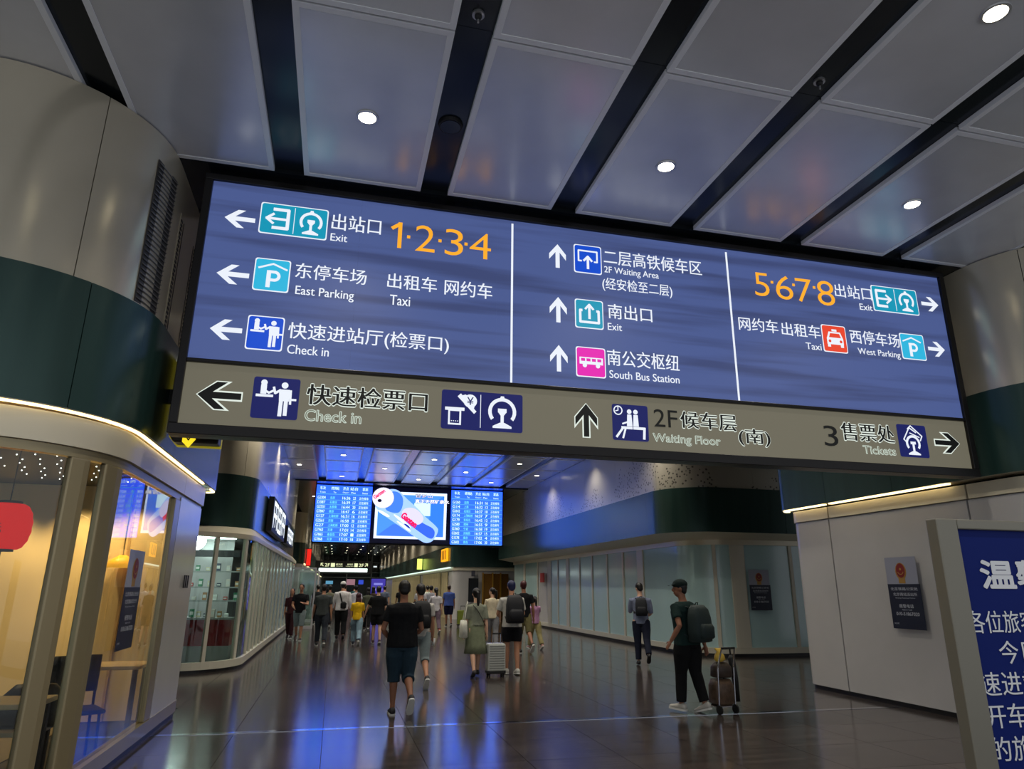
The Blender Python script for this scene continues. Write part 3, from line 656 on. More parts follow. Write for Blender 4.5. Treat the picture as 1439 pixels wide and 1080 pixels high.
# projecting round sign on the left wall behind the big sign
ps_ = empty('projecting_sign', (-1.80, 7.62, 3.05), 0, 'small black light box with yellow rim behind the left end of the big sign', 'sign')
M_yel = mat('yellow glow', (255, 225, 40), 0.5, emit=1.0, ecol=(250, 222, 40))
MB().prism([(0.06, 0), (.5, 0), (.5, 1.0), (0.06, 1.0), (0.0, .92), (0.0, .1)], (0, 0, 0.03), (1, 0, 0), (0, 0, 1), (0, 1, 0), 0.2).build('housing', M_hous, ps_, bevel=0.02)
MB().prism([(0.06, -.012), (.5, -.012), (.5, 1.01), (0.05, 1.01), (-0.03, .93), (-0.03, .09)], (0, 0.2, 0.03), (1, 0, 0), (0, 0, 1), (0, 1, 0), 0.05).build('glowing_rim', mat('dim yellow rim', (150, 140, 40), 0.5, emit=0.35, ecol=(190, 175, 40)), ps_)
PF = Plane((0.155, -.012, -.03), (1, 0, 0), (0, 0, 1), (0, -1, 0)); mb = MB(); PF.poly([(0.0, .17), (.125, .155), (.125, .09), (.065, 0), (0.0, .06)], mb, 0, .01); mb.build('yellow_plate', M_yel, ps_)
mb = MB(); PF.stroke([(.03, .12), (.06, .08), (.085, .13)], .012, mb, .012); mb.build('mark', E_ink, ps_)
MB().box(-.14, 0.02, .05, .12, .45, .6).build('wall_bracket', M_black, ps_)

# ------------------------------------------------------------------ departure board
YB = 31.0
bd = empty('departure_board', (3.1, YB, 3.42), 0, 'wide overhead screen wall with blue train tables either side of a bottle advert', 'display board')
BP = Plane((-3.1, -0.02, -3.42), (1, 0, 0), (0, 0, 1), (0, -1, 0))
MB().box(-4.2, 4.2, 0.0, 0.35, 0.0, 2.54).build('housing', M_black, bd, bevel=0.02)
for x in (-3.4, 0, 3.4): MB().box(x - .04, x + .04, 0.1, 0.2, 2.5, 2.58).build('hanger_bracket', M_black, bd)
E_bblue = em('board blue', (34, 76, 228), 2.9, True); E_bwhite = em('board white', (200, 236, 255), 1.6); E_bline = em('board line', (80, 160, 255), 1.5); E_bgreen = em('board green', (120, 235, 225), 1.3)
rowsL = [('G2304', '北京', '16:36', '22'), ('D387', '石家庄', '16:39', '17'), ('G2551', '太原南', '16:44', '20'), ('G7847', '南京', '16:47', '6'), ('G127', '上海虹桥', '16:51', '16'), ('G2561', '济南', '16:58', '20'), ('G27', '上海虹桥', '17:00', '12'), ('G7963', '天津', '17:01', '14'), ('G7865', '秦皇岛', '17:07', '1'), ('G7868', '天津', '17:10', '18')]
rowsR = [('G1260', '沈阳', '16:31', '16'), ('G14', '上海', '16:32', '13'), ('G2642', '石家庄', '16:37', '10'), ('G174', '上海虹桥', '16:37', '7'), ('G179', '青岛北', '16:45', '12'), ('G2580', '郑州', '16:55', '9'), ('G360', '宁波', '16:58', '19'), ('G2602', '济南西', '16:57', '15'), ('G1578', '南京', '17:02', '4'), ('G2602', '青岛', '17:06', '20')]
def table(x0, x1, rows):
    sc_ = MB(); BP.rect(x0, 3.5, x1, 5.9, sc_, 0.0, 0.02); scr = sc_.build('table_screen', E_bblue, bd)
    W = x1 - x0; cols = [.03, .25, .47, .66, .78]; wd = [.14, .17, .14, .05, .18]
    for k, t in enumerate(('车次', '终到站', '开点', '站台', '状态')): BP.text(t, x0 + W * [.06, .26, .47, .60, .82][k], 5.70, x0 + W * [.16, .40, .57, .74, .92][k], 5.84, E_bwhite, scr, .024, .02)
    for k, t in enumerate(('Train', 'To', 'Depart', 'Plat', 'Status')): BP.text(t, x0 + W * [.06, .30, .47, .62, .82][k], 5.56, x0 + W * [.16, .35, .58, .70, .92][k], 5.63, E_bwhite, scr, .024, .01)
    ln = MB(); BP.rect(x0 + .02, 5.5, x1 - .02, 5.525, ln, .022)
    for r, row in enumerate(rows):
        z = 5.30 - r * .196
        for c, t in enumerate(row): BP.text(t, x0 + W * cols[c], z, x0 + W * (cols[c] + wd[c] * (len(t) / 4 if c in (1,) else 1)), z + .12, E_bgreen if c == 1 else E_bwhite, scr, .024, .012)
        BP.text('正在候车', x0 + W * .77, z, x0 + W * .94, z + .12, E_bwhite, scr, .024, .012)
        BP.rect(x0 + .02, z - .048, x1 - .02, z - .026, ln, .022)
    ln.build('ruled_lines', E_bline, scr)
table(-1.05, 1.33, rowsL); table(4.86, 7.24, rowsR)
ad = MB(); BP.rect(1.36, 3.48, 4.82, 5.92, ad, 0.0, 0.012); ad = ad.build('advert_screen', em('advert black', (4, 6, 30), 1.0), bd)
def apoly(pts, name, m, h): mb = MB(); BP.poly(pts, mb, h, 0.003); return mb.build(name, m, ad)
apoly([(1.5, 3.68), (4.66, 3.68), (4.66, 5.72), (1.5, 5.72)], 'advert_frame', em('ad pale frame', (205, 222, 255), 1.7, True), .014)
E_adb = em('ad room blue', (60, 118, 246), 2.0, True)
apoly([(1.62, 3.79), (4.54, 3.79), (4.54, 5.6), (1.62, 5.6)], 'advert_room', E_adb, .018)
apoly([(1.62, 3.79), (4.54, 3.79), (3.9, 4.3), (2.3, 4.3)], 'advert_room', em('ad floor', (60, 110, 235), 1.5), .022)
apoly([(4.54, 3.79), (4.54, 5.6), (3.9, 5.2), (3.9, 4.3)], 'advert_room', em('ad side', (48, 116, 240), 1.5), .022)
apoly([(3.2, 4.7), (3.93, 4.7), (3.93, 5.25), (3.2, 5.25)], 'advert_window', em('ad window', (190, 225, 250), 1.6), .026)
def px2b(x, y): return (1.36 + (x - 130) / (1310 - 130) * 3.46, 5.86 - (y - 90) / (950 - 90) * 2.36)
bot = [(190, 420), (160, 330), (330, 120), (420, 92), (520, 120), (620, 230), (820, 400), (900, 500), (1130, 690), (1140, 760), (1070, 910), (960, 950), (860, 900), (560, 690), (300, 520)]
def blob(pts, name, m, h):
    mb = MB(); P = [px2b(*q) for q in pts]
    for _ in range(2): P = [q for i in range(len(P)) for q in ((P[i][0] * .75 + P[(i + 1) % len(P)][0] * .25, P[i][1] * .75 + P[(i + 1) % len(P)][1] * .25), (P[i][0] * .25 + P[(i + 1) % len(P)][0] * .75, P[i][1] * .25 + P[(i + 1) % len(P)][1] * .75))]
    pass; c = (sum(p[0] for p in P) / len(P), sum(p[1] for p in P) / len(P))
    A = area(P + [])
    for i in range(len(P)):
        t = [c, P[i], P[(i + 1) % len(P)]]
        BP.poly(t if area(t) > 0 else t[::-1], mb, h, .002)
    return mb.build(name, m, ad)
blob(bot, 'bottle_picture', em('bottle pale', (150, 185, 255), 1.5), .030)
blob([(380, 130), (520, 140), (600, 260), (560, 480), (420, 480), (300, 420)], 'bottle_picture', em('bottle neck', (66, 122, 240), 1.4), .034)
blob([(600, 520), (860, 600), (920, 640), (1090, 720), (1080, 860), (1010, 880), (840, 760), (640, 620)], 'bottle_picture', em('bottle body', (52, 96, 236), 1.4), .034)
blob([(560, 510), (600, 400), (760, 380), (900, 500), (910, 610), (800, 680)], 'bottle_picture', em('bottle label', (200, 196, 238), 1.5), .038)
for a in ([(200, 450), (260, 440), (420, 540), (350, 550)], [(430, 500), (500, 510), (730, 690), (700, 720)], [(480, 600), (560, 620), (740, 760), (690, 770)]): blob(a, 'bottle_picture', em('bottle streak', (225, 240, 255), 1.6), .038)
blob([(600, 640), (660, 650), (720, 710), (690, 720)], 'bottle_picture', em('bottle dark streak', (30, 54, 170), 1.2), .041)
mb = MB(); c = px2b(285, 245); BP.disc(c[0], c[1], .47, mb, .040, .003, ry=.45, n=28); mb.build('bottle_cap_picture', em('bottle cap', (214, 208, 238), 1.6), ad)
def lean_text(s, x, y, L, hgt, ang, m, h, bold=.03):
    a = math.radians(ang); U = Vector((math.cos(a), 0, math.sin(a))); V = Vector((-math.sin(a), 0, math.cos(a))); q = px2b(x, y)
    Plane(BP.at(q[0], q[1], 0), U, V, (0, -1, 0)).text(s, 0, 0, L, hgt, m, ad, h, bold)
E_script = em('script red', (235, 20, 90), 1.3)
lean_text('Ganten', 560, 540, .78, .26, -36, E_script, .043, .05); lean_text('Ganten', 165, 270, .55, .16, 38, E_script, .046, .04)
mb = MB(); q = px2b(235, 292); BP.disc(q[0], q[1], .09, mb, .048, .002, ry=.07); mb.build('cap_mark', em('ad black', (14, 6, 30)), ad)
q0, q1 = px2b(770, 310), px2b(1290, 250); BP.text('真正天然矿泉水', q0[0], q0[1], q1[0], q1[1], em('ad shadow', (20, 14, 60)), ad, .043, .07); BP.text('真正天然矿泉水', q0[0], q0[1], q1[0], q1[1], em('ad letter', (240, 240, 255), 1.5), ad, .046, .025)
q0, q1 = px2b(770, 220), px2b(1030, 165); BP.text('百岁山', q0[0], q0[1], q1[0], q1[1], em('ad shadow', (20, 14, 60)), ad, .043, .08); BP.text('百岁山', q0[0], q0[1], q1[0], q1[1], em('ad letter', (240, 240, 255), 1.5), ad, .046, .0)

# far overhead sign with 2F
fsn = empty('far_overhead_sign', (0.6, 50, 2.5), 0, 'distant black overhead sign with 2F lettering above a white light bar', 'sign')
MB().box(-1.95, 1.85, 0.0, 0.3, 0.0, 0.85).build('housing', M_black, fsn)
FP = Plane((-0.6, -0.02, -2.5), (1, 0, 0), (0, 0, 1), (0, -1, 0))
mb = MB(); FP.rect(-1.1, 2.62, 2.15, 2.86, mb, .0); mb.build('light_bar', em('white bar', (230, 250, 240), 2.0, True), fsn)
Ecream = em('cream letters', (225, 230, 180), 1.2)
for t, x0, x1, z0, z1 in (('2F', -.72, -.38, 2.97, 3.18), ('候车层', .02, .45, 3.06, 3.18), ('Waiting Floor', .02, .48, 2.97, 3.02), ('候车层', .78, 1.15, 3.06, 3.18), ('Waiting Floor', .68, 1.2, 2.97, 3.02), ('2F', 1.55, 1.9, 2.97, 3.18)): FP.text(t, x0, z0, x1, z1, Ecream, fsn, .006, .02)
mb = MB(); FP.rect(-.32, 2.95, -.05, 3.2, mb); FP.rect(1.25, 2.95, 1.48, 3.2, mb); FP.stroke([(-.98, 3.18), (-.82, 3.0)], .05, mb); FP.stroke([(-.98, 3.02), (-.98, 3.18), (-.84, 3.18)], .04, mb); FP.stroke([(2.14, 3.18), (1.98, 3.0)], .05, mb); FP.stroke([(2.0, 3.18), (2.14, 3.18), (2.14, 3.02)], .04, mb); mb.build('lettering', Ecream, fsn)
for x in (-1.6, 1.5): MB().cyl((x, .15, .8), (x, .15, 3.52), .03, n=8).build('hanger_rod', M_black, fsn)

# ------------------------------------------------------------------ downlights
def downlight(x, y, label, group, lamp=True, r=0.085, far=False):
    t = empty('downlight', (x, y, H), 0, label, 'ceiling light', group)
    mb = MB(); n = 20
    ring = [[(rr * math.cos(2 * PI * i / n), rr * math.sin(2 * PI * i / n), z) for i in range(n)] for rr, z in ((r + .025, .006), (r + .022, -.006), (r, -.006), (r, .0))]
    mb.loft(ring, cap=False).build('trim_ring', M_ring, t)
    MB().cyl((0, 0, -.003), (0, 0, .002), r, n=20).build('lens', M_lamp, t)
    if lamp:
        if 'spot' not in MATS:
            ld = bpy.data.lights.new('downlight_lamp', 'SPOT'); ld.energy = SPOT_W; ld.color = (1, 0.93, 0.8); ld.spot_size = 2.1; ld.spot_blend = 0.8; ld.shadow_soft_size = 0.08; MATS['spot'] = ld
        if far and 'spot_far' not in MATS: MATS['spot_far'] = MATS['spot'].copy(); MATS['spot_far'].energy = 420; MATS['spot_far'].spot_size = 2.5
        lo = bpy.data.objects.new('lamp', MATS['spot_far' if far else 'spot']); COL.objects.link(lo); lo.parent = t; lo.location = (0, 0, -0.02)
    return t
near = [(-0.03, 5.79, 'round downlight in the grey ceiling above the left end of the big sign'), (3.12, 5.80, 'round downlight in the ceiling above the middle of the big sign'), (6.25, 5.76, 'round downlight in the ceiling above the right end of the big sign'), (4.70, 3.28, 'largest round downlight, near the top corner of the ceiling')]
for x, y, l in near: downlight(x, y, l, 'downlights before the sign')
for x, w_ in ((-1.6, 'left'), (1.55, 'centre')): downlight(x, 3.28, 'round downlight in the %s of the grey ceiling overhead, second row' % w_, 'downlights overhead')
for x, w_ in ((-0.03, 'left'), (3.12, 'centre'), (6.25, 'right')): downlight(x, 0.9, 'round downlight in the %s of the grey ceiling overhead, rear row' % w_, 'downlights overhead')
for k in range(9):
    y = 30.1 - 2.43 * k - 1.215
    for x in ((-0.03, 3.12, 6.25) if k % 2 == 0 else (-1.6, 1.55, 4.7, 7.6)):
        downlight(x, y, 'small downlight over the %s of the hall, %s row back from the departure board' % ({-0.03: 'left side', 3.12: 'middle', 6.25: 'right side', -1.6: 'left wall', 1.55: 'centre left', 4.7: 'centre right', 7.6: 'right wall'}[x], ('first', 'second', 'third', 'fourth', 'fifth', 'sixth', 'seventh', 'eighth', 'ninth')[k]), 'downlights between the sign and the board')
ORD = ['first', 'second', 'third', 'fourth', 'fifth', 'sixth', 'seventh', 'eighth', 'ninth', 'tenth', 'eleventh', 'twelfth', 'thirteenth', 'fourteenth', 'fifteenth', 'sixteenth', 'seventeenth', 'eighteenth', 'nineteenth', 'twentieth', 'last', 'very last']
for k in range(21):
    y = 32.6 + 3.4 * k
    for x in ((-0.6, 2.8, 5.2) if k % 2 == 0 else (-1.3, 1.2, 4.2)): downlight(x, y, 'tiny distant downlight %s, %s row beyond the departure board' % ({-0.6: 'at the left', 2.8: 'in the middle', 5.2: 'at the right', -1.3: 'by the left wall', 1.2: 'left of centre', 4.2: 'right of centre'}[x], ORD[k]), 'downlights beyond the board', lamp=(k < 3 or k % 2 == 0), r=.1, far=True)
for x, y, l in ((0.775, 4.35, 'small domed sensor in the dark ceiling slot at the top of the view'), (3.9, 4.32, 'small domed sensor with wires in the dark slot near the ceiling panel joint')):
    t = empty('ceiling_sensor', (x, y, H + .055), 0, l, 'sensor'); MB().cyl((0, 0, 0), (0, 0, -.02), .05, n=18).build('base', M_ring, t); MB().ell((0, 0, -.03), (.03, .03, .03)).build('dome', M_black, t, smooth=True); MB().cyl((0, 0, -.05), (0, 0, -.09), .008, n=8).build('probe', M_ring, t)
t = empty('ceiling_speaker', (0.775, 5.76, H + .055), 0, 'round dark speaker disc set in the dark ceiling slot above the sign', 'speaker'); MB().cyl((0, 0, 0), (0, 0, -.03), .125, .115, n=24).build('body', M_black, t); MB().cyl((0, 0, -.03), (0, 0, -.034), .1, n=24).build('grille', M_cdark, t)

# ------------------------------------------------------------------ people
SKINM = {'a': mat('skin', (176, 126, 98), 0.55), 'b': mat('tanned skin', (142, 96, 72), 0.55), 'c': mat('fair skin', (206, 162, 136), 0.55)}
M_hair = mat('black hair', (20, 16, 16), 0.45); M_eye = mat('eye', (14, 12, 12), 0.3); M_lip = mat('lip', (140, 72, 66), 0.5)
M_sole = mat('white sole', (205, 205, 200), 0.6)
def cloth(name, c, r=0.85): return mat(name, c, r, noise=((14, 14, 14), 0.12), bump=((30, 30, 30), 0.3), spec=0.2)
def remesh(mb, name, m, parent, vox, it=3, wr=0.0):
    me = bpy.data.meshes.new(name); me.from_pydata(mb.v, [], mb.f); me.update()
    o = bpy.data.objects.new(name, me); COL.objects.link(o)
    md = o.modifiers.new('r', 'REMESH'); md.mode = 'VOXEL'; md.voxel_size = vox; md.use_smooth_shade = True
    sm = o.modifiers.new('s', 'SMOOTH'); sm.factor = 0.5; sm.iterations = it
    if wr:
        if 'wr' not in MATS:
            t = bpy.data.textures.new('folds', 'CLOUDS'); t.noise_scale = 0.16; t.noise_depth = 2; MATS['wr'] = t
        d = o.modifiers.new('d', 'DISPLACE'); d.texture = MATS['wr']; d.strength = wr; d.mid_level = 0.5; d.texture_coords = 'LOCAL'
    dg = bpy.context.evaluated_depsgraph_get()
    m2 = bpy.data.meshes.new_from_object(o.evaluated_get(dg)); m2.name = name
    bpy.data.objects.remove(o); bpy.data.meshes.remove(me)
    m2.materials.clear(); m2.materials.append(m)
    return link(name, m2, parent, True)
def ering(c, rx, ry, R=None, n=16, pw=1.0):
    c = Vector(c); out = []
    for i in range(n):
        a = 2 * PI * i / n; x, y = math.cos(a), math.sin(a)
        if pw != 1.0: x = math.copysign(abs(x) ** pw, x); y = math.copysign(abs(y) ** pw, y)
        v = Vector((rx * x, ry * y, 0)); out.append(c + (R @ v if R else v))
    return out
D = math.radians
def person(pos, yaw, Ht, label, group=None, leg=(20, 25, -15, 10), arm=(15, 20, -15, 20), out=(8, 8), inn=(0, 0), lean=3, head=(0, 0), female=False, skin='a', top=('white tee', (200, 200, 200)), sleeve=0.5, bottom=('dark trousers', (30, 30, 34)), blen=1.0, dress=None, shoes=((24, 24, 26)), sole=True, hair='short', hairc=None, cap=None, vox=0.014, fat=1.0, loose=1.0, kid=False):
    """yaw 0 walks away (+Y). leg = hipL, kneeL, hipR, kneeR; arm = shoulder/elbow of L and R, degrees forward"""
    s = Ht / 1.72; root = empty('person', (pos[0], pos[1], 0), D(yaw), label, 'person', group)
    sw = (0.155 if female else 0.182) * (0.92 if kid else 1); hw = 0.095
    def dirn(a): return Vector((0, math.sin(a), -math.cos(a)))
    feet = []
    for side, hi, kn in ((-1, leg[0], leg[1]), (1, leg[2], leg[3])):
        hp = Vector((side * hw, 0, 0)); a = D(hi); b = D(hi - kn)
        k = hp + dirn(a) * 0.42 + Vector((side * -0.005, 0, 0)); an = k + dirn(b) * 0.40
        fp = min(b, 0.15) if b > 0 else b
        fd = Vector((0, math.cos(fp * 0.9), math.sin(fp * 0.9))); fu = Vector((0, -math.sin(fp * 0.9), math.cos(fp * 0.9)))
        feet.append((hp, k, an, fd, fu))
    low = min(min((an - fu * 0.08 - fd * 0.06).z, (an - fu * 0.08 + fd * 0.17).z) for _, _, an, fd, fu in feet)
    pel = Vector((0, 0, -low * 1.0)); T = Matrix.Rotation(D(-lean), 3, 'X')
    S = lambda v: (pel + Vector(v)) * s
    up = lambda x, y, z: T @ Vector((x, y, z))
    body = MB(); r = lambda q: q * s
    # torso, neck
    tw = sw / 0.182 * fat
    prof = [(-0.06, .10, .09, 0), (0.0, .155, .11, 0), (0.08, .155, .11, 0), (0.17, .135, .098, .0), (0.28, .148, .108, .0), (0.38, .165, .115, -.005), (0.45, .165, .10, -.01), (0.495, .125, .08, -.01), (0.52, .06, .06, 0)]
    if female: prof = [(z, (rx * (1.04 if z < .1 else .93)), ry, y) for z, rx, ry, y in prof]
    body.loft([[S(up(0, 0, 0) + T @ (Vector(p) + Vector((0, yy, z)))) for p in ering((0, 0, 0), rx * tw, ry * fat)] for z, rx, ry, yy in prof])
    hd = Vector(up(0, 0.015, 0.70)); RH = Matrix.Rotation(D(head[1]), 3, 'Z') @ Matrix.Rotation(D(head[0]), 3, 'X')
    hc = hd + RH @ Vector((0, 0.01, 0))
    body.tube([S(up(0, -0.01, 0.48)), S(up(0, 0, 0.56)), S(hd - Vector((0, 0, 0.06)))], [r(.066), r(.055), r(.056)], 12)
    HP = lambda x, y, z: S(hc + RH @ Vector((x, y, z)))
    hs = 1.08 if kid else 1.0
    body.ell(HP(0, -.005, .02), (r(.076 * hs), r(.096 * hs), r(.10 * hs)), RH, 18, 12)
    body.ell(HP(0, .03, -.045), (r(.056), r(.062), r(.068)), RH, 14, 9)
    body.tube([HP(0, .09, .02), HP(0, .108, -.012), HP(0, .09, -.03)], [r(.009), r(.015), r(.013)], 8)
    for sd in (-1, 1): body.ell(HP(sd * .078, -.008, -.004), (r(.012), r(.02), r(.032)), RH, 8, 6)
    # arms and hands
    arms = []
    for side, sh, el, o_, i_ in ((-1, arm[0], arm[1], out[0], inn[0]), (1, arm[2], arm[3], out[1], inn[1])):
        sp = up(side * (sw + .01), -.005, .445); a = D(sh); oo = D(o_)
        d1 = Vector((side * math.sin(oo), math.sin(a) * math.cos(oo), -math.cos(a) * math.cos(oo)))
        e = sp + d1 * .285; b = D(sh + el); ii = D(i_)
        d2 = Vector((-side * math.sin(ii) + side * math.sin(oo) * .6 * (1 if not i_ else 0), math.sin(b) * math.cos(ii), -math.cos(b) * math.cos(ii))).normalized()
        wv = e + d2 * .245
        body.tube([S(up(side * sw * .7, 0, .44)), S(sp), S(sp.lerp(e, .5)), S(e), S(e.lerp(wv, .3)), S(wv)], [r(.05), r(.05 * fat), r(.044), r(.036), r(.039), r(.026)], 12)
        X = Vector((-side * .25, 0, 0)) + Vector((0, 1, 0)) * .9; X = (X - d2 * X.dot(d2)).normalized(); Nn = d2.cross(X) * side     # X across palm (thumb side), Nn out of palm back
        pc = wv + d2 * .045
        Rp = Matrix((X, Nn, d2)).transposed()
        body.ell(S(pc), (r(.038), r(.018), r(.052)), Rp, 12, 8)
        for fi, (off, L) in enumerate(((.027, .066), (.010, .075), (-.008, .070), (-.025, .055))):
            p0 = pc + X * off + d2 * .03; c1 = (d2 - Nn * -.25 * side * 0 + Vector((-side * .12, 0, 0))).normalized()
            p1 = p0 + d2 * L * .5; p2 = p1 + (d2 + Vector((-side * .45, 0, 0))).normalized() * L * .5
            body.tube([S(p0), S(p1), S(p2)], [r(.0095), r(.009), r(.0078)], 6)
        p0 = pc + X * .03 - d2 * .015; p1 = p0 + (X * .8 + d2 * .6).normalized() * .035; p2 = p1 + (X * .25 + d2).normalized() * .03
        body.tube([S(p0), S(p1), S(p2)], [r(.013), r(.011), r(.009)], 6)
        arms.append((sp, e, wv, d2, pc))
    # legs
    for hp, k, an, fd, fu in feet:
        body.tube([S(hp + Vector((0, 0, .03))), S(hp.lerp(k, .35)), S(hp.lerp(k, .8)), S(k), S(k.lerp(an, .3)), S(k.lerp(an, .75)), S(an - fu * .02)], [r(.088 * fat), r(.08 * fat), r(.06), r(.054), r(.055), r(.038), r(.034)], 14)
        body.loft([[S(an - fu * .045 + fd * q + Vector(p)) for p in [Vector((math.cos(2 * PI * i / 10) * w_, 0, 0)) + fu * math.sin(2 * PI * i / 10) * h_ for i in range(10)]] for q, w_, h_ in ((-.05, .025, .02), (-.02, .033, .032), (.05, .036, .028), (.12, .04, .018), (.165, .028, .01))])
    remesh(body, 'body', SKINM[skin], root, vox * s)
    # face
    for sd in (-1, 1): MB().ell(HP(sd * .031, .083, .018), (r(.011), r(.008), r(.007)), RH, 8, 6).build('eye', M_eye, root)
    MB().ell(HP(0, .088, -.058), (r(.022), r(.008), r(.006)), RH, 8, 6).build('mouth', M_lip, root)
    # shoes
    for hp, k, an, fd, fu in feet:
        sh = MB()
        sh.loft([[S(an - fu * .038 + fd * q + Vector(p)) for p in [Vector((math.cos(2 * PI * i / 12) * w_, 0, 0)) + fu * (math.sin(2 * PI * i / 12) * h_ + c_) for i in range(12)]] for q, w_, h_, c_ in ((-.075, .022, .025, 0), (-.06, .038, .042, .006), (-.01, .042, .05, .012), (.06, .043, .036, 0), (.13, .047, .026, -.01), (.18, .04, .02, -.014), (.2, .02, .012, -.016))])
        o = sh.build('shoe', mat('shoe %d %d %d' % shoes, shoes, .6), root, True)
        if sole:
            sl = MB(); pts = [(-.08, .02), (-.06, .038), (0, .04), (.08, .045), (.15, .048), (.195, .035), (.21, .0)]
            pl = [(x, y) for x, y in pts] + [(x, -y) for x, y in reversed(pts[:-1])]
            P0 = S(an - fu * .085); sl.prism([(x * s, y * s) for x, y in pl], P0, fd, Vector((1, 0, 0)), fu, .022 * s); sl.build('sole', M_sole, o)
    # trousers / skirt
    if dress:
        kn = feet; mid = (feet[0][1] + feet[1][1]) / 2
        sk = MB(); L = dress[2]
        rings = []
        for t_, rx, ry in ((.20, .150, .115), (.08, .175, .13), (-.08, .195, .15), (-.3, .215, .17), (-L, .235, .19)):
            n = 28; rr = []
            for i in range(n):
                a = 2 * PI * i / n; kf = 1 + (.05 * math.cos(a * 9) * min(1, max(0, (.2 - t_) * 2)))
                rr.append(S(Vector((rx * math.cos(a) * kf, ry * math.sin(a) * kf + .01, t_))))
            rings.append(rr)
        sk.loft(rings); sk.build('skirt', cloth(*dress[:2]), root, True)
    else:
        tr = MB(); f = 1.1 * loose
        tr.loft([[S(T @ (Vector(p) + Vector((0, 0, z)))) for p in ering((0, 0, 0), rx * tw, ry * fat)] for z, rx, ry in ((-.1, .13, .11), (-.03, .172, .128), (.06, .172, .128), (.13, .155, .118))])
        for hp, k, an, fd, fu in feet:
            e_ = k.lerp(an, (blen - .5) * 2 * .93) if blen > .5 else hp.lerp(k, blen * 2)
            P = [hp + Vector((0, 0, 0)), hp.lerp(k, .4)] + ([k] if blen > .52 else []) + ([k.lerp(an, .5)] if blen > .85 else []) + [e_]
            R_ = [.104 * fat, .094 * f * fat] + ([.070 * f] if blen > .52 else []) + ([.064 * f] if blen > .85 else []) + [(.058 if blen > .85 else .072) * f]
            tr.tube([S(p) for p in P], [r(q) for q in R_], 16)
        remesh(tr, 'trousers' if blen > .85 else 'shorts', cloth(*bottom), root, vox * s, 2, .012)
    # shirt
    sh = MB()
    sh.loft([[S(T @ (Vector(p) + Vector((0, yy, z)))) for p in ering((0, 0, 0), rx * tw * 1.1 * loose, ry * fat * 1.13 * loose)] for z, rx, ry, yy in ((-.06 if not dress else .1, .165, .118, 0), (.05, .16, .115, 0), (.17, .148, .108, 0), (.3, .158, .113, 0), (.39, .168, .115, -.005), (.455, .165, .10, -.01), (.503, .115, .085, -.01), (.525, .075, .07, 0))])
    for (sp, e, wv, d2, pc), side in zip(arms, (-1, 1)):
        L = sleeve; P = [up(side * sw * .6, 0, .44), sp, sp.lerp(e, min(L, 1) * .6), sp.lerp(e, min(L, 1))] + ([e.lerp(wv, (L - 1))] if L > 1 else [])
        R_ = [.062, .064, .060, .060 if L < 1 else .048] + ([.037] if L > 1 else [])
        sh.tube([S(p) for p in P], [r(q * loose) for q in R_], 14)
    remesh(sh, 'shirt', cloth(*top), root, vox * s, 2, .012)
    # hair and cap
    hm = mat('hair %d' % sum(hairc), hairc, .5) if hairc else M_hair
    hb = MB()
    if hair != 'none':
        hb.ell(HP(0, -.022, .034), (r(.086 * hs), r(.094 * hs), r(.098 * hs)), RH, 20, 12); hb.ell(HP(0, -.045, -.015), (r(.072), r(.055), r(.07)), RH, 14, 8)
    if hair == 'pony': hb.tube([HP(0, -.11, .04), HP(0, -.15, .03), HP(.005, -.155, -.06), HP(.01, -.14, -.18), HP(.0, -.135, -.30)], [r(.022), r(.034), r(.036), r(.03), r(.008)], 10)
    if hair == 'long':
        hb.tube([HP(0, -.05, .0), HP(0, -.07, -.09), HP(0, -.075, -.2), HP(0, -.075, -.30)], [r(.085), r(.092), r(.095), r(.05)], 14, flat=.55, up=(0, 1, 0))
    if hair != 'none': remesh(hb, 'hair', hm, root, .011 * s, 2, .01)
    if cap:
        cb = MB(); cb.ell(HP(0, -.012, .06), (r(.092), r(.108), r(.078)), RH, 20, 10)
        c0 = [HP(x, y, z) for x, y, z in ((-.07, .06, .062), (.07, .06, .062), (.062, .13, .05), (.03, .165, .045), (-.03, .165, .045), (-.062, .13, .05))]
        c1 = [p + Vector((0, 0, .008)) for p in c0]; cb.add(c0 + c1, [(5, 4, 3, 2, 1, 0), (6, 7, 8, 9, 10, 11)] + [(i, (i + 1) % 6, 6 + (i + 1) % 6, 6 + i) for i in range(6)])
        remesh(cb, 'cap', cloth('cap %d' % sum(cap), cap), root, .010 * s, 1)
    bpy.context.view_layer.update()
    W = lambda v: Matrix.Translation((pos[0], pos[1], 0)) @ Matrix.Rotation(D(yaw), 4, 'Z') @ ((pel + Vector(v)) * s)
    return dict(root=root, W=W, up=up, S=S, arms=arms, s=s, yaw=yaw)

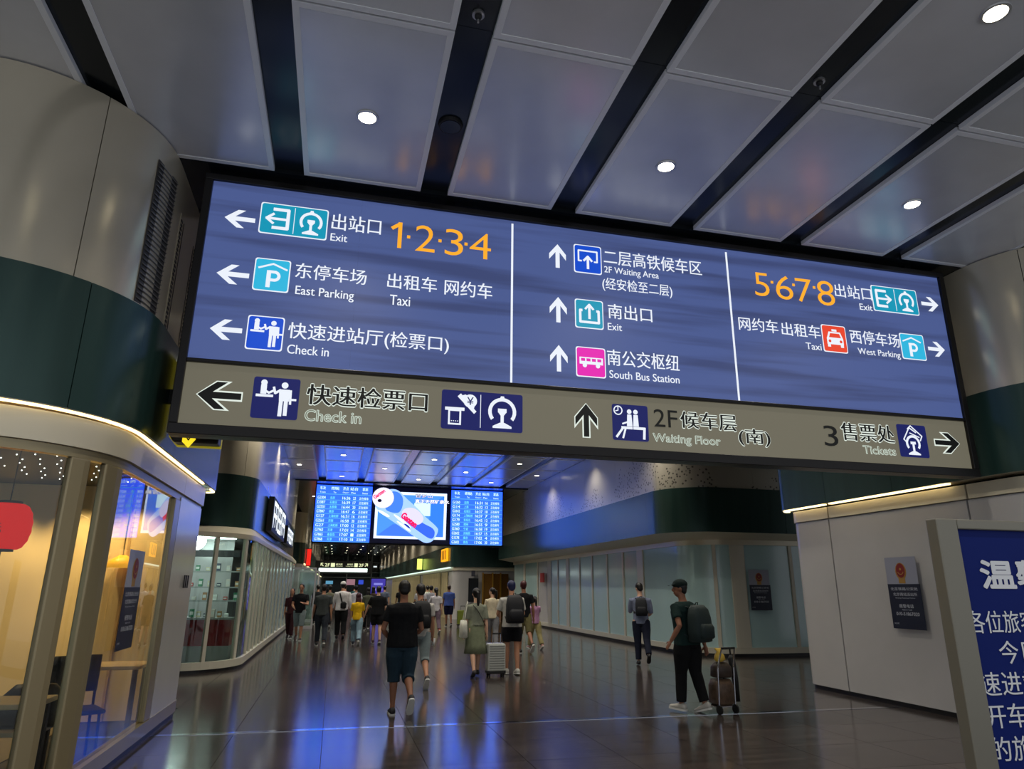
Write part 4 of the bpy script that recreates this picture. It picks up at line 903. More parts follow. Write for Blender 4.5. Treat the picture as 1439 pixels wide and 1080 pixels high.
def backpack(p, label, c, w_=.30, h=.44, d=.17, z=.30, strap=True, drop=0):
    """a rucksack on the person's back"""
    b = p['W'](p['up'](0, -.13 - d / 2, z)); t = empty('backpack', b, D(p['yaw']), label, 'bag')
    s = p['s']; m = mat('bag %d %d %d' % c, c, .7, bump=((40, 40, 40), .2)); mb = MB()
    mb.loft([ering((0, dy, zz), rx, ry, n=20, pw=.55) for zz, rx, ry, dy in ((-h * .5, w_ * .40, d * .36, .01), (-h * .47, w_ * .48, d * .48, 0), (-h * .2, w_ * .5, d * .52, -.005), (h * .15, w_ * .49, d * .48, 0), (h * .38, w_ * .43, d * .40, .01), (h * .5, w_ * .28, d * .25, .02))])
    mb.build('bag_body', m, t, True)
    mb = MB(); mb.loft([ering((0, -d * .5, zz), rx, ry, n=16, pw=.55) for zz, rx, ry in ((-h * .40, w_ * .34, d * .10), (-h * .36, w_ * .38, d * .22), (-h * .1, w_ * .38, d * .22), (0, w_ * .3, d * .12))]); mb.build('front_pocket', m, t, True)
    MB().tube([(-.03, d * .2, h * .46), (-.02, d * .1, h * .56), (.02, d * .1, h * .56), (.03, d * .2, h * .46)], .008, 6).build('top_handle', m, t)
    if strap:
        for sd in (-1, 1):
            MB().tube([(sd * .08, d * .4, h * .42), (sd * .10, d * .5 + .05, h * .46), (sd * .115, d * .5 + .13, h * .42), (sd * .12, d * .5 + .235, h * .2), (sd * .14, d * .5 + .22, -h * .1), (sd * .15, d * .4, -h * .36)], .022, 8, flat=.35).build('strap', m, t, True)
    return t

# the nearer people
p = person((0.98, 10.2), 3, 1.74, 'man in black tee and teal knee shorts walking away alone in the middle', leg=(2, 2, -6, 48), arm=(-4, 62, 2, 62), out=(16, 14), inn=(25, 25), lean=2, head=(-14, 0), top=('black tee', (20, 21, 24)), sleeve=.62, bottom=('dark teal shorts', (36, 54, 66)), blen=.60, shoes=(30, 26, 30), vox=.010, fat=1.12, loose=1.08, skin='b')
ph = empty('phone', p['W'](p['up'](0, .33, .19)), D(p['yaw']), 'dark phone held in front of the man in black tee', 'phone'); MB().obox((0, 0, 0), (.072, .009, .15), Matrix.Rotation(-.6, 3, 'X')).build('case', M_black, ph, bevel=.004)
MB().obox((0, -.006, .0), (.066, .002, .142), Matrix.Rotation(-.6, 3, 'X')).build('display', em('phone display', (60, 70, 90), .5), ph)
p = person((1.52, 12.8), 2, 1.74, 'person in patterned white tee and grey shorts just beyond the man in black', leg=(20, 6, -16, 30), arm=(12, 18, 5, 12), lean=3, head=(-10, 8), top=('white pattern tee', (176, 172, 166)), sleeve=.6, bottom=('grey shorts', (120, 132, 134)), blen=.6, shoes=(40, 38, 40), vox=.012)
backpack(p, 'black backpack on the person beyond the man in black tee', (22, 22, 26), .32, .46, .18)
q = p['W'](p['arms'][1][4] + Vector((0.02, .02, -.03))); ph = empty('paper_cup', q - Vector((0, 0, .08)), 0, 'small white cup carried low in the right hand beyond the man in black', 'cup')
MB().tube([(0, 0, 0), (0, 0, .11)], [.028, .036], 16).build('cup_body', M_sole, ph, True); MB().tube([(0, 0, .11), (0, 0, .12)], [.039, .036], 16).build('lid', mat('cup lid', (225, 225, 225), .5), ph)
# woman in green dress, tote, white ribbed suitcase
p = person((2.76, 13.95), 3, 1.63, 'woman in sage green dress with long dark ponytail pulling a white suitcase', leg=(-12, 14, 16, 6), arm=(4, 10, -6, 8), lean=1, female=True, skin='c', top=('sage dress top', (128, 132, 116)), sleeve=.85, dress=('sage pleated skirt', (118, 124, 100), .46), shoes=(36, 32, 34), sole=False, hair='pony', vox=.012, loose=1.06)
q = p['W']((-.27, -.02, .12)); t = empty('tote_bag', q, D(3), 'white cloth tote hanging from the left shoulder of the woman in green dress', 'bag')
M_tote = cloth('white canvas', (205, 204, 192)); MB().loft([ering((0, 0, z), rx, ry, n=16, pw=.6) for z, rx, ry in ((-.26, .05, .11), (-.24, .07, .16), (-.05, .06, .165), (.06, .04, .16))]).build('bag_body', M_tote, t, True)
for dy in (-.08, .08): MB().tube([(0, dy, .05), (.02, dy * .8, .2), (.06, dy * .3, .38), (.07, 0, .41)], .01, 6).build('strap', M_tote, t)
t = empty('crossbody_strap', p['W']((0, -.13, .1)), D(3), 'dark crossbody strap over the back of the green dress', 'strap'); MB().tube([(-.09, .03, .36), (-.02, -.035, .28), (.10, -.03, .08), (.17, .06, -.02)], .014, 8, flat=.4).build('band', M_black, t)
M_case = mat('white ribbed shell', (176, 178, 172), .35)
def suitcase(pos, yaw, label, m, w_=.36, h=.54, d=.23, ribs=True, handle=.18, foot=True):
    t = empty('suitcase', (pos[0], pos[1], 0), D(yaw), label, 'suitcase')
    MB().box(-w_ / 2, w_ / 2, -d / 2, d / 2, .07, .07 + h).build('shell', m, t, bevel=.035)
    if ribs:
        mb = MB()
        for k in range(11): z = .12 + k * (h - .1) / 10; mb.box(-w_ / 2 + .03, w_ / 2 - .03, -d / 2 - .006, d / 2 + .006, z - .008, z + .008)
        tag(mb.build('ribs', mat('rib shade', (120, 122, 118), .5), t), kind='stuff')
    mb = MB().box(-w_ / 2 + .0, w_ / 2, -d / 2 - .004, d / 2 + .004, .06, .12); mb.build('base_trim', M_black, t, bevel=.01)
    for x in (-w_ / 2 + .04, w_ / 2 - .04):
        for y in (-d / 2 + .04, d / 2 - .04): MB().cyl((x - .012, y, .03), (x + .012, y, .03), .03, n=14).build('wheel', M_black, t)
        MB().tube([(x * .55, -d / 2 + .05, .07 + h), (x * .55, -d / 2 + .05, .07 + h + handle)], .008, 8).build('handle_rod', M_strip, t)
    MB().tube([(-w_ * .24, -d / 2 + .05, .07 + h + handle), (w_ * .24, -d / 2 + .05, .07 + h + handle)], .015, 8).build('grip', M_black, t, True)
    return t
suitcase((3.17, 14.0), 3, 'white ribbed suitcase on black wheels beside the woman in green dress', M_case)
suitcase((5.6, 31.5), 0, 'olive green suitcase standing behind the man in the blue tee', mat('olive shell', (128, 140, 50), .35), .44, .62, .28, False)
# backpacker in shorts
p = person((3.56, 14.25), 0, 1.78, 'backpacker with dark blue hair, white shirt, black shorts and large black rucksack', leg=(6, 4, -4, 4), arm=(18, 60, 18, 60), out=(14, 14), inn=(20, 20), lean=4, head=(-12, 0), skin='a', top=('white print shirt', (180, 178, 172)), sleeve=.7, bottom=('black shorts', (20, 20, 24)), blen=.38, hairc=(22, 28, 70), shoes=(190, 188, 180), vox=.012, loose=1.12)
backpack(p, 'large black rucksack on the backpacker in black shorts', (20, 21, 28), .36, .54, .24, .27)
p = person((4.42, 20), -5, 1.64, 'woman in cream tee and grey trousers with ponytail, seen beyond the suitcase', leg=(14, 10, -12, 12), arm=(10, 12, -8, 12), female=True, skin='c', top=('cream tee', (206, 194, 168)), sleeve=.6, bottom=('grey trousers', (118, 118, 122)), hair='pony', head=(0, 50), shoes=(40, 40, 44), loose=1.06, vox=.013)
p = person((5.0, 18.7), 2, 1.84, 'man in black tee and khaki shorts with reddish hair beside the backpacker', leg=(4, 4, -18, 30), arm=(8, 14, -8, 12), skin='b', top=('black tee', (20, 21, 24)), sleeve=.6, bottom=('khaki shorts', (104, 98, 66)), blen=.55, hairc=(70, 22, 26), shoes=(40, 30, 30), vox=.013)
p = person((5.62, 19.8), 8, 1.44, 'girl in pink top and wide khaki trousers with a ponytail by the frosted glass', leg=(22, 8, -20, 16), arm=(30, 60, 26, 60), female=True, kid=True, skin='c', top=('pink top', (176, 130, 164)), sleeve=.5, bottom=('wide khaki trousers', (142, 132, 92)), hair='pony', shoes=(170, 130, 120), loose=1.15, vox=.013)
p = person((6.9, 15.4), -18, 1.78, 'man in pale blue shirt and dark trousers by the frosted glass looking down', leg=(-2, 2, -26, 16), arm=(22, 85, 10, 60), out=(6, 10), inn=(20, 20), lean=3, head=(-28, 22), skin='c', top=('pale blue shirt', (118, 126, 150)), sleeve=1.0, bottom=('dark navy trousers', (24, 28, 44)), shoes=(22, 22, 24), sole=False, vox=.012)
backpack(p, 'small dark backpack worn by the man in the pale blue shirt', (26, 28, 34), .27, .40, .14)
# man in cap
p = person((4.98, 9.55), 24, 1.76, 'man in dark cap, dark green tee and black trousers towing luggage at the right', leg=(9, 6, -6, 12), arm=(-30, 62, -16, 6), out=(18, 10), inn=(0, 0), lean=4, head=(-4, 42), skin='b', top=('dark green tee', (24, 44, 42)), sleeve=.62, bottom=('black trousers', (18, 18, 20)), shoes=(180, 176, 168), cap=(26, 38, 36), vox=.010, fat=1.12, loose=1.08)
backpack(p, 'bulky dark green rucksack on the man in the cap', (24, 40, 40), .36, .50, .24, .22)
t = empty('luggage_cart', (5.40, 9.45, 0), D(10), 'small folding luggage cart with bags strapped on behind the man in the cap', 'cart')
for x in (-.14, .14):
    MB().tube([(x, -.12, .09), (x, -.14, .60), (x * .8, -.22, .86)], .011, 8).build('cart_rod', M_strip, t)
    MB().cyl((x - .012, -.12, .06), (x + .012, -.12, .06), .06, n=18).build('wheel', M_black, t)
MB().tube([(-.115, -.22, .86), (.115, -.22, .86)], .015, 8).build('grip', M_black, t)
MB().box(-.15, .15, -.12, .16, .085, .1).build('base_plate', M_strip, t)
M_brn = mat('brown quilted bag', (84, 64, 48), .45, noise=((12, 12, 12), .4), bump=((25, 25, 25), .6))
t = empty('travel_bag', (5.45, 9.52, .1), D(10), 'brown patterned travel bag standing on the luggage cart', 'bag')
MB().loft([ering((0, 0, z), rx, ry, n=20, pw=.5) for z, rx, ry in ((0, .14, .10), (.03, .17, .125), (.25, .165, .12), (.33, .13, .09))]).build('bag_body', M_brn, t, True); MB().tube([(-.06, 0, .32), (-.04, 0, .4), (.04, 0, .4), (.06, 0, .32)], .01, 6).build('handle', M_black, t)
t = empty('travel_bag', (5.47, 9.52, .45), D(10), 'smaller brown bag stacked on top of the patterned travel bag', 'bag')
MB().loft([ering((0, 0, z), rx, ry, n=20, pw=.5) for z, rx, ry in ((0, .12, .08), (.02, .15, .10), (.14, .14, .095), (.2, .09, .06))]).build('bag_body', mat('dark brown bag', (58, 46, 38), .5, noise=((10, 10, 10), .4)), t, True)
t = empty('umbrella', (5.68, 9.56, .12), D(10), 'black folded bundle strapped upright beside the travel bags', 'umbrella'); MB().tube([(.05, 0, 0), (.03, 0, .3), (-.01, 0, .58), (-.02, 0, .62)], [.035, .045, .05, .02], 12).build('canopy', M_black, t, True); MB().cyl((-.02, 0, .6), (-.025, 0, .70), .012, n=8).build('handle', M_black, t)
t = empty('plastic_bag', (5.44, 9.50, .66), 0, 'small yellow plastic bag on top of the luggage cart', 'bag'); MB().loft([ering((.01 * math.sin(k), 0, z), rx * (1 + .1 * math.sin(k * 2)), ry, n=14) for k, (z, rx, ry) in enumerate(((0, .05, .04), (.03, .08, .06), (.09, .075, .055), (.13, .03, .03), (.18, .055, .02)))]).build('bag_body', mat('yellow plastic', (214, 176, 66), .4), t, True)

# the middle crowd
p = person((-0.27, 21.7), 3, 1.72, 'man in dark grey tee and dark trousers walking away left of the white shirt', leg=(14, 6, -14, 16), arm=(14, 14, -10, 12), top=('dark grey tee', (62, 66, 66)), sleeve=.7, bottom=('slate trousers', (44, 48, 56)), shoes=(30, 30, 32), fat=1.06, vox=.014)
p = person((0.30, 24.4), 2, 1.80, 'person in white cap and long white shirt with a black bag across the back', leg=(8, 4, -10, 14), arm=(10, 10, -8, 12), out=(12, 12), top=('white long shirt', (206, 202, 202)), sleeve=1.7, bottom=('black trousers', (24, 20, 26)), cap=(220, 218, 216), shoes=(24, 24, 26), loose=1.12, vox=.014, sole=False)
t = empty('crossbody_bag', p['W']((.04, -.15, .12)), D(2), 'black crossbody bag slung over the white shirt', 'bag'); MB().loft([ering((0, 0, z), rx, .04, n=14, pw=.6) for z, rx in ((-.12, .05), (-.1, .09), (.04, .10), (.1, .04))]).build('bag_body', M_black, t, True); MB().tube([(-.14, .02, .36), (-.06, -.01, .1), (0, 0, 0)], .022, 8, flat=.4).build('strap', M_black, t)
p = person((0.74, 22.0), -2, 1.50, 'child in yellow tee and pale jeans with long dark red hair', leg=(24, 14, -18, 26), arm=(12, 20, 22, 12), female=True, kid=True, skin='c', top=('yellow tee', (214, 170, 26)), sleeve=.75, bottom=('pale jeans', (126, 150, 164)), hair='long', hairc=(58, 16, 26), shoes=(30, 34, 54), loose=1.15, vox=.013)
p = person((1.35, 22.3), 0, 1.66, 'person in loose black tee and short black shorts with bare legs, holding the child', leg=(10, 4, -10, 10), arm=(16, 8, -6, 14), out=(24, 10), skin='c', top=('black tee', (20, 21, 24)), sleeve=.75, bottom=('black shorts', (20, 20, 24)), blen=.42, shoes=(60, 26, 30), loose=1.12, fat=1.1, vox=.014)
p = person((-1.0, 24.0), 176, 1.74, 'man in black tee and grey shorts walking towards the camera beside the left shops', leg=(12, 8, -14, 20), arm=(24, 80, 10, 60), inn=(30, 20), top=('black print tee', (22, 22, 25)), sleeve=.6, bottom=('grey shorts', (84, 88, 90)), blen=.56, head=(-22, 0), shoes=(60, 40, 38), vox=.013)
p = person((-1.32, 24.9), 172, 1.58, 'person in dark red clothes walking towards the camera nearest the left shops', leg=(10, 6, -12, 16), arm=(8, 10, -8, 10), female=True, top=('dark red blouse', (62, 30, 34)), sleeve=.9, bottom=('dark red trousers', (58, 30, 36)), hair='long', shoes=(26, 22, 24), vox=.014)
p = person((3.78, 27), 4, 1.66, 'woman in white tee and mauve trousers with long ponytail walking away', leg=(20, 12, -18, 20), arm=(24, 40, -10, 10), out=(20, 10), female=True, skin='c', top=('white tee', (200, 196, 200)), sleeve=.8, bottom=('mauve trousers', (100, 84, 96)), hair='pony', shoes=(150, 60, 60), loose=1.1, vox=.015)
p = person((5.0, 31.6), 0, 1.74, 'man in blue tee and navy shorts standing by the olive suitcase', leg=(2, 2, -6, 20), arm=(4, 12, -4, 12), skin='b', top=('blue tee', (72, 92, 160)), sleeve=.7, bottom=('navy shorts', (22, 24, 50)), blen=.5, hairc=(50, 34, 28), shoes=(30, 24, 26), fat=1.12, loose=1.1, vox=.016)
mids = [((0.9, 30), 1.70, 'person in white shirt seen between the white cap and the red haired child', ('white tee', (200, 196, 200)), ('black trousers', (24, 20, 26)), 'short'),
 ((1.35, 29), 1.62, 'woman in olive dress-like top with long hair in the far crowd', ('olive top', (86, 90, 74)), ('black trousers', (24, 20, 26)), 'long'),
 ((3.55, 30), 1.72, 'person in white hooded top at the far crowd beside the black backpack', ('white hoodie', (196, 192, 192)), ('grey trousers', (118, 118, 122)), 'short'),
 ((4.05, 30.5), 1.72, 'person in pale grey top with dark straps in the far crowd', ('pale grey top', (160, 160, 164)), ('dark trousers', (30, 30, 34)), 'short'),
 ((4.6, 36), 1.72, 'far person in pale shirt facing the hall near the green shop band', ('pale shirt', (180, 184, 170)), ('dark trousers', (30, 30, 34)), 'short'),
 ((-0.15, 31), 1.70, 'far person in khaki top behind the white cap', ('khaki top', (120, 118, 96)), ('dark trousers', (30, 30, 34)), 'short'),
 ((1.75, 33), 1.66, 'far person in dark brown top with long hair near the purple screen', ('brown top', (70, 52, 46)), ('black trousers', (24, 20, 26)), 'long'),
 ((-0.7, 34), 1.72, 'far person in charcoal top behind the dark grey tee', ('charcoal top', (40, 42, 46)), ('dark trousers', (30, 30, 34)), 'short'),
 ((0.55, 37), 1.74, 'far person in maroon top standing behind the white shirts', ('maroon top', (80, 34, 50)), ('dark trousers', (30, 30, 34)), 'short'),
 ((2.6, 38), 1.7, 'far person in grey blue top beside the purple screen', ('grey blue top', (84, 92, 110)), ('dark trousers', (30, 30, 34)), 'short'),
 ((3.2, 35), 1.72, 'far person in black top left of the white hooded top', ('black tee', (20, 21, 24)), ('grey trousers', (118, 118, 122)), 'short'),
 ((1.1, 40), 1.72, 'far person in teal top in the most distant crowd', ('teal top', (40, 80, 84)), ('dark trousers', (30, 30, 34)), 'short')]
for i, (ps, h, lb, tp, bt, hr) in enumerate(mids):
    a = 1 if i % 2 else -1
    person(ps, random.uniform(-6, 6), h, lb, 'far walkers', leg=(14 * a, 6, -14 * a, 14), arm=(12, 14, -10, 12), top=tp, bottom=bt, hair=hr, female=hr == 'long', sleeve=.7, vox=.022)
t = empty('standing_screen', (2.45, 41.5, 0), 0, 'tall purple lit standing screen among the far crowd', 'display board')
MB().box(-.45, .45, 0, .12, 0, 2.15).build('housing', M_hous, t); MB().box(-.4, .4, -.01, 0, .4, 2.1).build('screen', em('purple screen', (60, 50, 160), 1, True), t)
for z in (1.75, 1.45, 1.1, .8): MB().box(-.25, .25, -.016, -.01, z, z + .12).build('screen_block', em('screen pale', (130, 130, 220), 1), t)

# ------------------------------------------------------------------ notices
M_navyp = mat('navy notice', (24, 28, 48), 0.4); M_pgrey = mat('pale notice', (150, 152, 168), 0.4); M_gold = mat('gold print', (170, 130, 60), 0.5); M_redp = mat('red print', (130, 36, 30), 0.5); M_wprint = mat('white print', (196, 198, 206), 0.5)
def notice(P0, U, N, w_, h, label, lean=0):
    t = empty('police_notice', P0, 0, label, 'poster'); pl = Plane((0, 0, 0), U, (0, 0, 1), N)
    mb = MB(); pl.rect(0, 0, w_, h * .62, mb, .001, .004); lo = mb.build('navy_sheet', M_navyp, t)
    mb = MB(); pl.rect(.0, h * .62, w_ * .97, h, mb, .001, .003); u = mb.build('pale_sheet', M_pgrey, t)
    cx, cy = w_ * .48, h * .81
    mb = MB(); pl.disc(cx, cy - .01, w_ * .17, mb, .005, .002, ry=w_ * .20); pl.rect(cx - w_ * .1, cy - w_ * .3, cx + w_ * .1, cy - w_ * .1, mb, .004, .002); mb.build('badge_edge', M_gold, u)
    mb = MB(); pl.disc(cx, cy + .0, w_ * .135, mb, .008, .002, ry=w_ * .17); mb.build('badge_shield', M_redp, u)
    mb = MB(); pl.disc(cx, cy + .02, w_ * .03, mb, .011, .001); pl.arc(cx, cy, w_ * .09, 200, 340, w_ * .02, mb, .011, .001); mb.build('badge_star', M_gold, u)
    for s, y, hh, a, b in (('北京铁路公安处', .53, .045, .08, .92), ('北京南站派出所', .455, .045, .14, .88), ('Beijing Railway Police', .415, .018, .2, .8), ('报警电话', .29, .05, .28, .72), ('Alarm Call', .255, .016, .35, .65), ('010-51867020', .185, .045, .16, .86), ('24小时', .06, .025, .05, .2)):
        pl.text(s, w_ * a, h * y, w_ * b, h * (y + hh), M_wprint, lo, .0062, .004)
    return t
notice((8.274, 9.25, 1.11), (0, -1, 0), (-1, 0, 0), .62, 1.03, 'police notice with red badge over navy sheet on the white right wall')
notice((10.58, 16.66, 1.14), (1, 0, 0), (0, -1, 0), .62, 1.02, 'police notice with red badge on the frosted glass beyond the white wall')
notice((-1.915, 7.40, 1.06), (0, 1, 0), (1, 0, 0), .56, .92, 'police notice stuck on the cafe window at the left')

# blue notice stand at the right
t = empty('notice_stand', (3.60, 2.86, 0), 0, 'grey framed standing board with blue notice and white characters at the right', 'notice board')
M_gf = mat('brushed grey frame', (122, 118, 106), 0.35, 0.4)
for a in ((-.70, -.575, .12, 2.0), (.575, .70, .12, 2.0), (-.575, .575, 1.95, 2.0), (-.575, .575, .12, .5)): MB().box(a[0], a[1], 0, .07, a[2], a[3]).build('frame_bar', M_gf, t, bevel=.006)
MB().box(-.575, .575, .02, .05, .5, 1.95).build('blue_panel', mat('blue notice', (8, 28, 98), 0.6, spec=0.15, noise=((3, 3, 3), .05)), t)
for x in (-.6, .6): MB().box(x - .04, x + .04, -.22, .3, 0, .05).build('foot', M_gf, t, bevel=.01); MB().box(x - .03, x + .03, .02, .06, .05, .13).build('leg', M_gf, t)
NP = Plane((-.575, .019, 0), (1, 0, 0), (0, 0, 1), (0, -1, 0)); M_wt = mat('white letters', (214, 216, 220), .5)
NP.text('温馨提示', .11, 1.665, .98, 1.80, M_wt, t, .002, .035)
NP.text('各位旅客:', -.02 + .0, 1.455, .42 + .0, 1.56, M_wt, t, .002, .006)
NP.text('今日', .135, 1.315, .36, 1.42, M_wt, t, .002, .006)
NP.text('速进站', .0 - .01, 1.175, .36, 1.28, M_wt, t, .002, .006); NP.text('开车前', .0 - .01, 1.035, .36, 1.14, M_wt, t, .002, .006); NP.text('的旅客', .0 - .01, .895, .36, 1.0, M_wt, t, .002, .006)

# ------------------------------------------------------------------ cafe things
t = empty('paper_lantern', (-2.92, 7.2, 2.15), 0, 'red paper lantern hanging in the cafe window', 'lantern')
M_red = mat('red paper', (150, 2, 0), .9, emit=.6, ecol=(248, 12, 4), spec=.1)
rg = []
for k in range(13):
    a = -PI / 2 * .78 + PI * .78 * k / 12; rr = .205 * math.cos(a) ** .45 if math.cos(a) > 0 else 0
    rg.append(ering((0, 0, .20 * math.sin(a) / math.sin(PI / 2 * .78)), rr + (.004 if k % 2 else -.002), rr + (.004 if k % 2 else -.002), n=24))
MB().loft(rg).build('shade', M_red, t, True)
for z0 in (-.22, .20): MB().cyl((0, 0, z0), (0, 0, z0 + .025), .10, n=24).build('end_ring', M_black, t, True)
MB().cyl((0, 0, .22), (0, 0, .78), .005, n=6).build('cord', M_black, t); MB().cyl((0, 0, -.22), (0, 0, -.28), .012, n=8).build('tassel_knob', M_black, t)
Plane((-.01, -.212, -.07), (1, 0, 0), (0, 0, 1), (0, -1, 0)).text('元', -.02, 0, .07, .10, M_black, t, .0, .02, keep=True)
M_tab = mat('table top beech', (196, 168, 124), .4)
def cafe_table(x, y, sx, sy, label, h=.76):
    t = empty('cafe_table', (x, y, 0), 0, label, 'table'); MB().box(-sx / 2, sx / 2, -sy / 2, sy / 2, h - .04, h).build('table_top', M_tab, t, bevel=.006)
    for px in (-sx / 2 + .06, sx / 2 - .06):
        for py in (-sy / 2 + .06, sy / 2 - .06): MB().box(px - .025, px + .025, py - .025, py + .025, 0, h - .04).build('leg', M_black, t)
cafe_table(-2.62, 6.78, .86, .5, 'beech topped cafe table with paper cup by the corner window'); cafe_table(-2.55, 9.55, .9, .6, 'beech topped cafe table behind the window with the notice')
cafe_table(-2.75, 7.4, .8, .5, 'low pale bench table behind the first cafe table', .46)
t = empty('paper_cup', (-2.26, 6.6, .76), 0, 'tall white paper cup with lid on the cafe table', 'cup'); MB().tube([(0, 0, 0), (0, 0, .11)], [.026, .036], 18).build('cup_body', mat('paper cup', (225, 212, 186), .5), t, True); MB().tube([(0, 0, .11), (0, 0, .122)], [.04, .036], 18).build('lid', M_sole, t)
t = empty('handbag', (-2.5, 7.42, .46), 0, 'black leather bag lying on the bench in the cafe', 'bag'); MB().loft([ering((0, 0, z), rx, ry, n=18, pw=.7) for z, rx, ry in ((0, .30, .10), (.04, .34, .13), (.2, .30, .11), (.34, .16, .06))]).build('bag_body', mat('black leather', (26, 24, 24), .35), t, True); MB().tube([(-.1, 0, .3), (-.06, 0, .42), (.06, 0, .42), (.1, 0, .3)], .012, 8).build('handle', M_black, t)
t = empty('office_chair', (-2.40, 8.25, 0), 0.5, 'black cafe chair with curved back behind the window post', 'chair')
MB().box(-.22, .22, -.22, .22, .43, .47).build('seat', M_black, t, bevel=.02); MB().loft([ering((0, .22, z), .21, .025, n=16, pw=.6) for z in (.6, .65, .9, .95)]).build('backrest', M_black, t, True)
for x in (-.19, .19):
    for y in (-.19, .19): MB().cyl((x, y, 0), (x * .9, y * .9, .44), .014, n=8).build('leg', M_black, t)
    MB().cyl((x, .2, .45), (x, .22, .65), .014, n=8).build('back_post', M_black, t)
t = empty('pendant_lamp', (-2.75, 10.3, 1.95), 0, 'small gold pendant lamp glowing inside the cafe', 'lamp'); MB().loft([ering((0, 0, z), r_, r_, n=18) for z, r_ in ((-.08, .16), (.02, .13), (.08, .04))]).build('shade', mat('gold shade', (230, 160, 40), .4, emit=1.0, ecol=(255, 176, 50)), t, True); MB().cyl((0, 0, .08), (0, 0, .98), .006, n=6).build('cord', M_black, t)

# ------------------------------------------------------------------ shop 2 display and sign boxes
t = empty('display_shelf', (-3.1, 16.9, 0), 0, 'dark shelf unit with small goods above a red counter in the glass corner shop', 'shelf')
M_shelf = mat('grey shelf', (140, 142, 140), .4); M_rc = mat('red counter', (150, 24, 30), .4)
MB().box(-.1, 1.0, -.25, .25, .42, .95).build('counter_front', M_rc, t); MB().box(-.1, 1.0, -.25, .25, 0, .42).build('counter_base', M_white, t); MB().box(-.12, 1.02, -.28, .28, .95, .99).build('counter_top', M_white, t)
MB().box(-1.0, -.3, .3, .8, 0, .5).build('cabinet_base', M_white, t); MB().box(-.95, -.35, .28, .8, .5, 1.0).build('safe_box', mat('grey box', (70, 74, 76), .4), t)
for z in (1.3, 1.6, 1.95): MB().box(-1.1, 1.1, .7, 1.0, z, z + .03).build('shelf_board', M_shelf, t)
MB().box(-.32, -.22, .1, .3, 0, 2.0).build('upright', M_black, t); MB().box(-.9, .9, .75, .95, 2.3, 2.45).build('header_box', M_black, t)
cols = [(180, 60, 50), (60, 130, 90), (200, 190, 150), (60, 70, 90), (210, 200, 190), (170, 120, 60), (230, 230, 225)]
k = 0
for z, n in ((.99, 7), (1.33, 9), (1.63, 10), (1.98, 9)):
    for i in range(n):
        c = cols[(k * 5 + i * 3) % 7]; x = -3.1 + (-.9 + 1.8 * i / (n - 1) if z > 1 else 0.0 + .85 * i / (n - 1)); y = 16.9 + (.84 if z > 1 else 0); hh = .08 + .09 * ((i * 7 + k) % 3) / 2
        b = empty('goods_box', (x, y, z + .002), 0, '%s item, %s on the %s of the glass corner shop' % (('red', 'green', 'cream', 'slate', 'pink grey', 'ochre', 'white')[(k * 5 + i * 3) % 7], ('first', 'second', 'third', 'fourth', 'fifth', 'sixth', 'seventh', 'eighth', 'ninth', 'tenth')[i], {.99: 'red counter', 1.33: 'low shelf', 1.63: 'middle shelf', 1.98: 'top shelf'}[z]), 'box', 'goods on the shop shelves')
        MB().box(-.045, .045, -.04, .04, 0, hh).build('carton', mat('goods %d' % sum(c), c, .5), b, bevel=.006); MB().box(-.035, .035, -.043, -.04, hh * .3, hh * .7).build('label_patch', M_sole, b); k += 1
E_sgn = em('sign white', (240, 248, 250), 1.3, True)
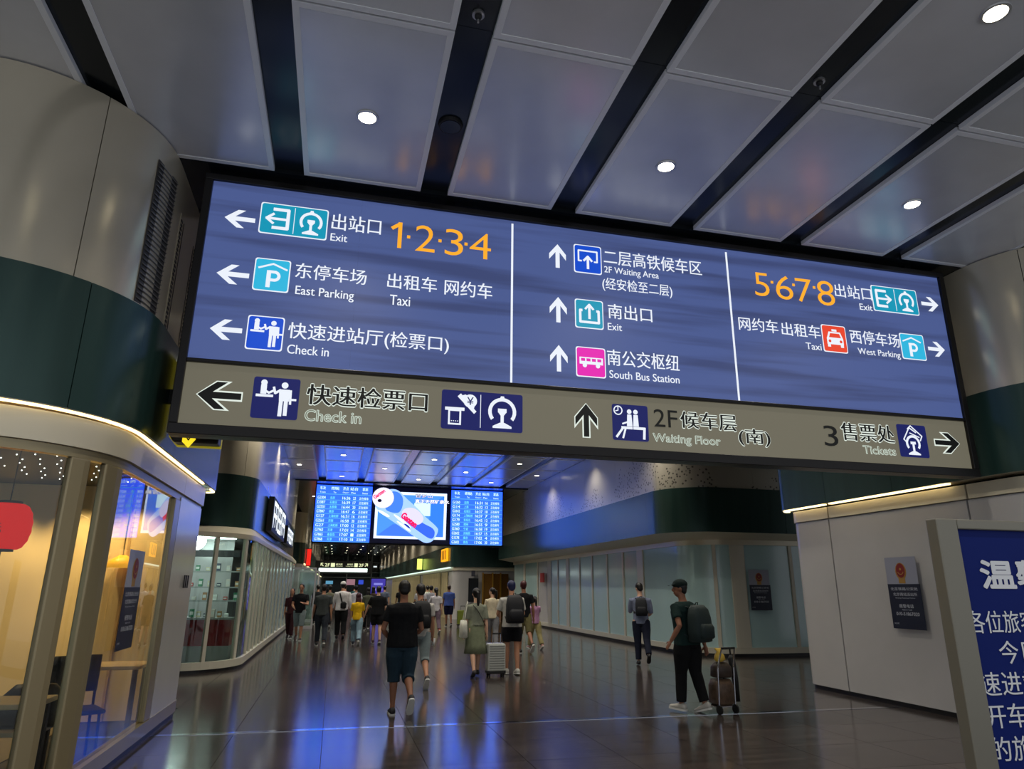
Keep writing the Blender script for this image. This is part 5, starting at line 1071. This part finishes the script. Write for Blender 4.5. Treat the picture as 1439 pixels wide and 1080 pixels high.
for y0, y1, z0, z1, lb in ((19.4, 24.2, 3.05, 3.95, 'larger white lit lettering box on the blue-lit band of the left shop'), (25.6, 29.0, 3.1, 3.7, 'smaller white lit sign box further along the left shop band')):
    t = empty('shop_sign', (-1.86, (y0 + y1) / 2, z0), 0, lb, 'sign'); L = y1 - y0
    MB().box(0, .14, -L / 2, L / 2, 0, z1 - z0).build('sign_box', M_black, t)
    pl = Plane((.142, -L / 2, 0), (0, 1, 0), (0, 0, 1), (1, 0, 0)); h = z1 - z0; mb = MB()
    for c in range(3):
        x = L * (.06 + .32 * c); w2 = L * .24
        pl.stroke([(x, h * .15), (x, h * .85), (x + w2, h * .85), (x + w2, h * .15)], h * .13, mb, .002); pl.stroke([(x, h * .5), (x + w2, h * .5)], h * .12, mb, .002); pl.stroke([(x + w2 / 2, h * .2), (x + w2 / 2, h * .8)], h * .12, mb, .002)
        if c == 1: pl.stroke([(x, h * .15), (x + w2, h * .15)], h * .12, mb, .002)
    mb.build('lettering', E_sgn, t)
t = empty('shop_sign', (6.16, 40.3, 3.0), 0, 'orange lit sign on the distant green shop band', 'sign'); MB().box(-.1, 0, -.6, 1.5, .1, .8).build('letter_box', em('orange sign', (255, 170, 20), 1.3, True), t)
for i in range(3): MB().box(-.12, -.1, -.3 + .6 * i, -.12 + .6 * i, .2, .7).build('letter_gap', mat('dark orange', (120, 60, 10)), t)
t = empty('shop_sign', (6.1, 52, 2.9), 0, 'small square yellow green lit sign on the distant green band', 'sign'); MB().box(-.3, .05, -.1, .1, 0, .75).build('light_box', em('lime sign', (220, 240, 110), 1.4, True), t); MB().box(-.36, .08, .1, .14, -.06, .81).build('frame', M_hous, t)
t = empty('shop_sign', (-1.8, 46, 2.9), 0, 'narrow red lit sign at the far left block', 'sign'); MB().box(0, .25, -.1, .1, 0, 1.0).build('light_box', em('red sign', (235, 40, 30), 1.1, True), t); MB().box(-.03, .28, .1, .14, -.05, 1.05).build('frame', M_hous, t)
# open glass door leaves at the end of the left shop
for y, a, lb in ((30.6, 1.25, 'white framed glass door standing open at the end of the left shop'), (36.5, 1.35, 'second white framed glass door further along on the left')):
    t = empty('glass_door', (-1.72, y, 0), 0, lb, 'door'); Rz = Matrix.Rotation(-a + PI / 2 - .2, 3, 'Z')
    for c, sz in (((-.0, 0, 1.2), (.07, .05, 2.4)), ((.95, 0, 1.2), (.07, .05, 2.4)), ((.475, 0, 2.37), (.95, .05, .08)), ((.475, 0, .06), (.95, .05, .12))): MB().obox(Rz @ Vector(c), sz, Rz).build('door_frame', M_white, t)
    MB().obox(Rz @ Vector((.475, 0, 1.2)), (.9, .012, 2.25), Rz).build('glass_pane', M_glass2, t); MB().obox(Rz @ Vector((.85, -.05, 1.05)), (.03, .03, .5), Rz).build('handle', M_strip, t)
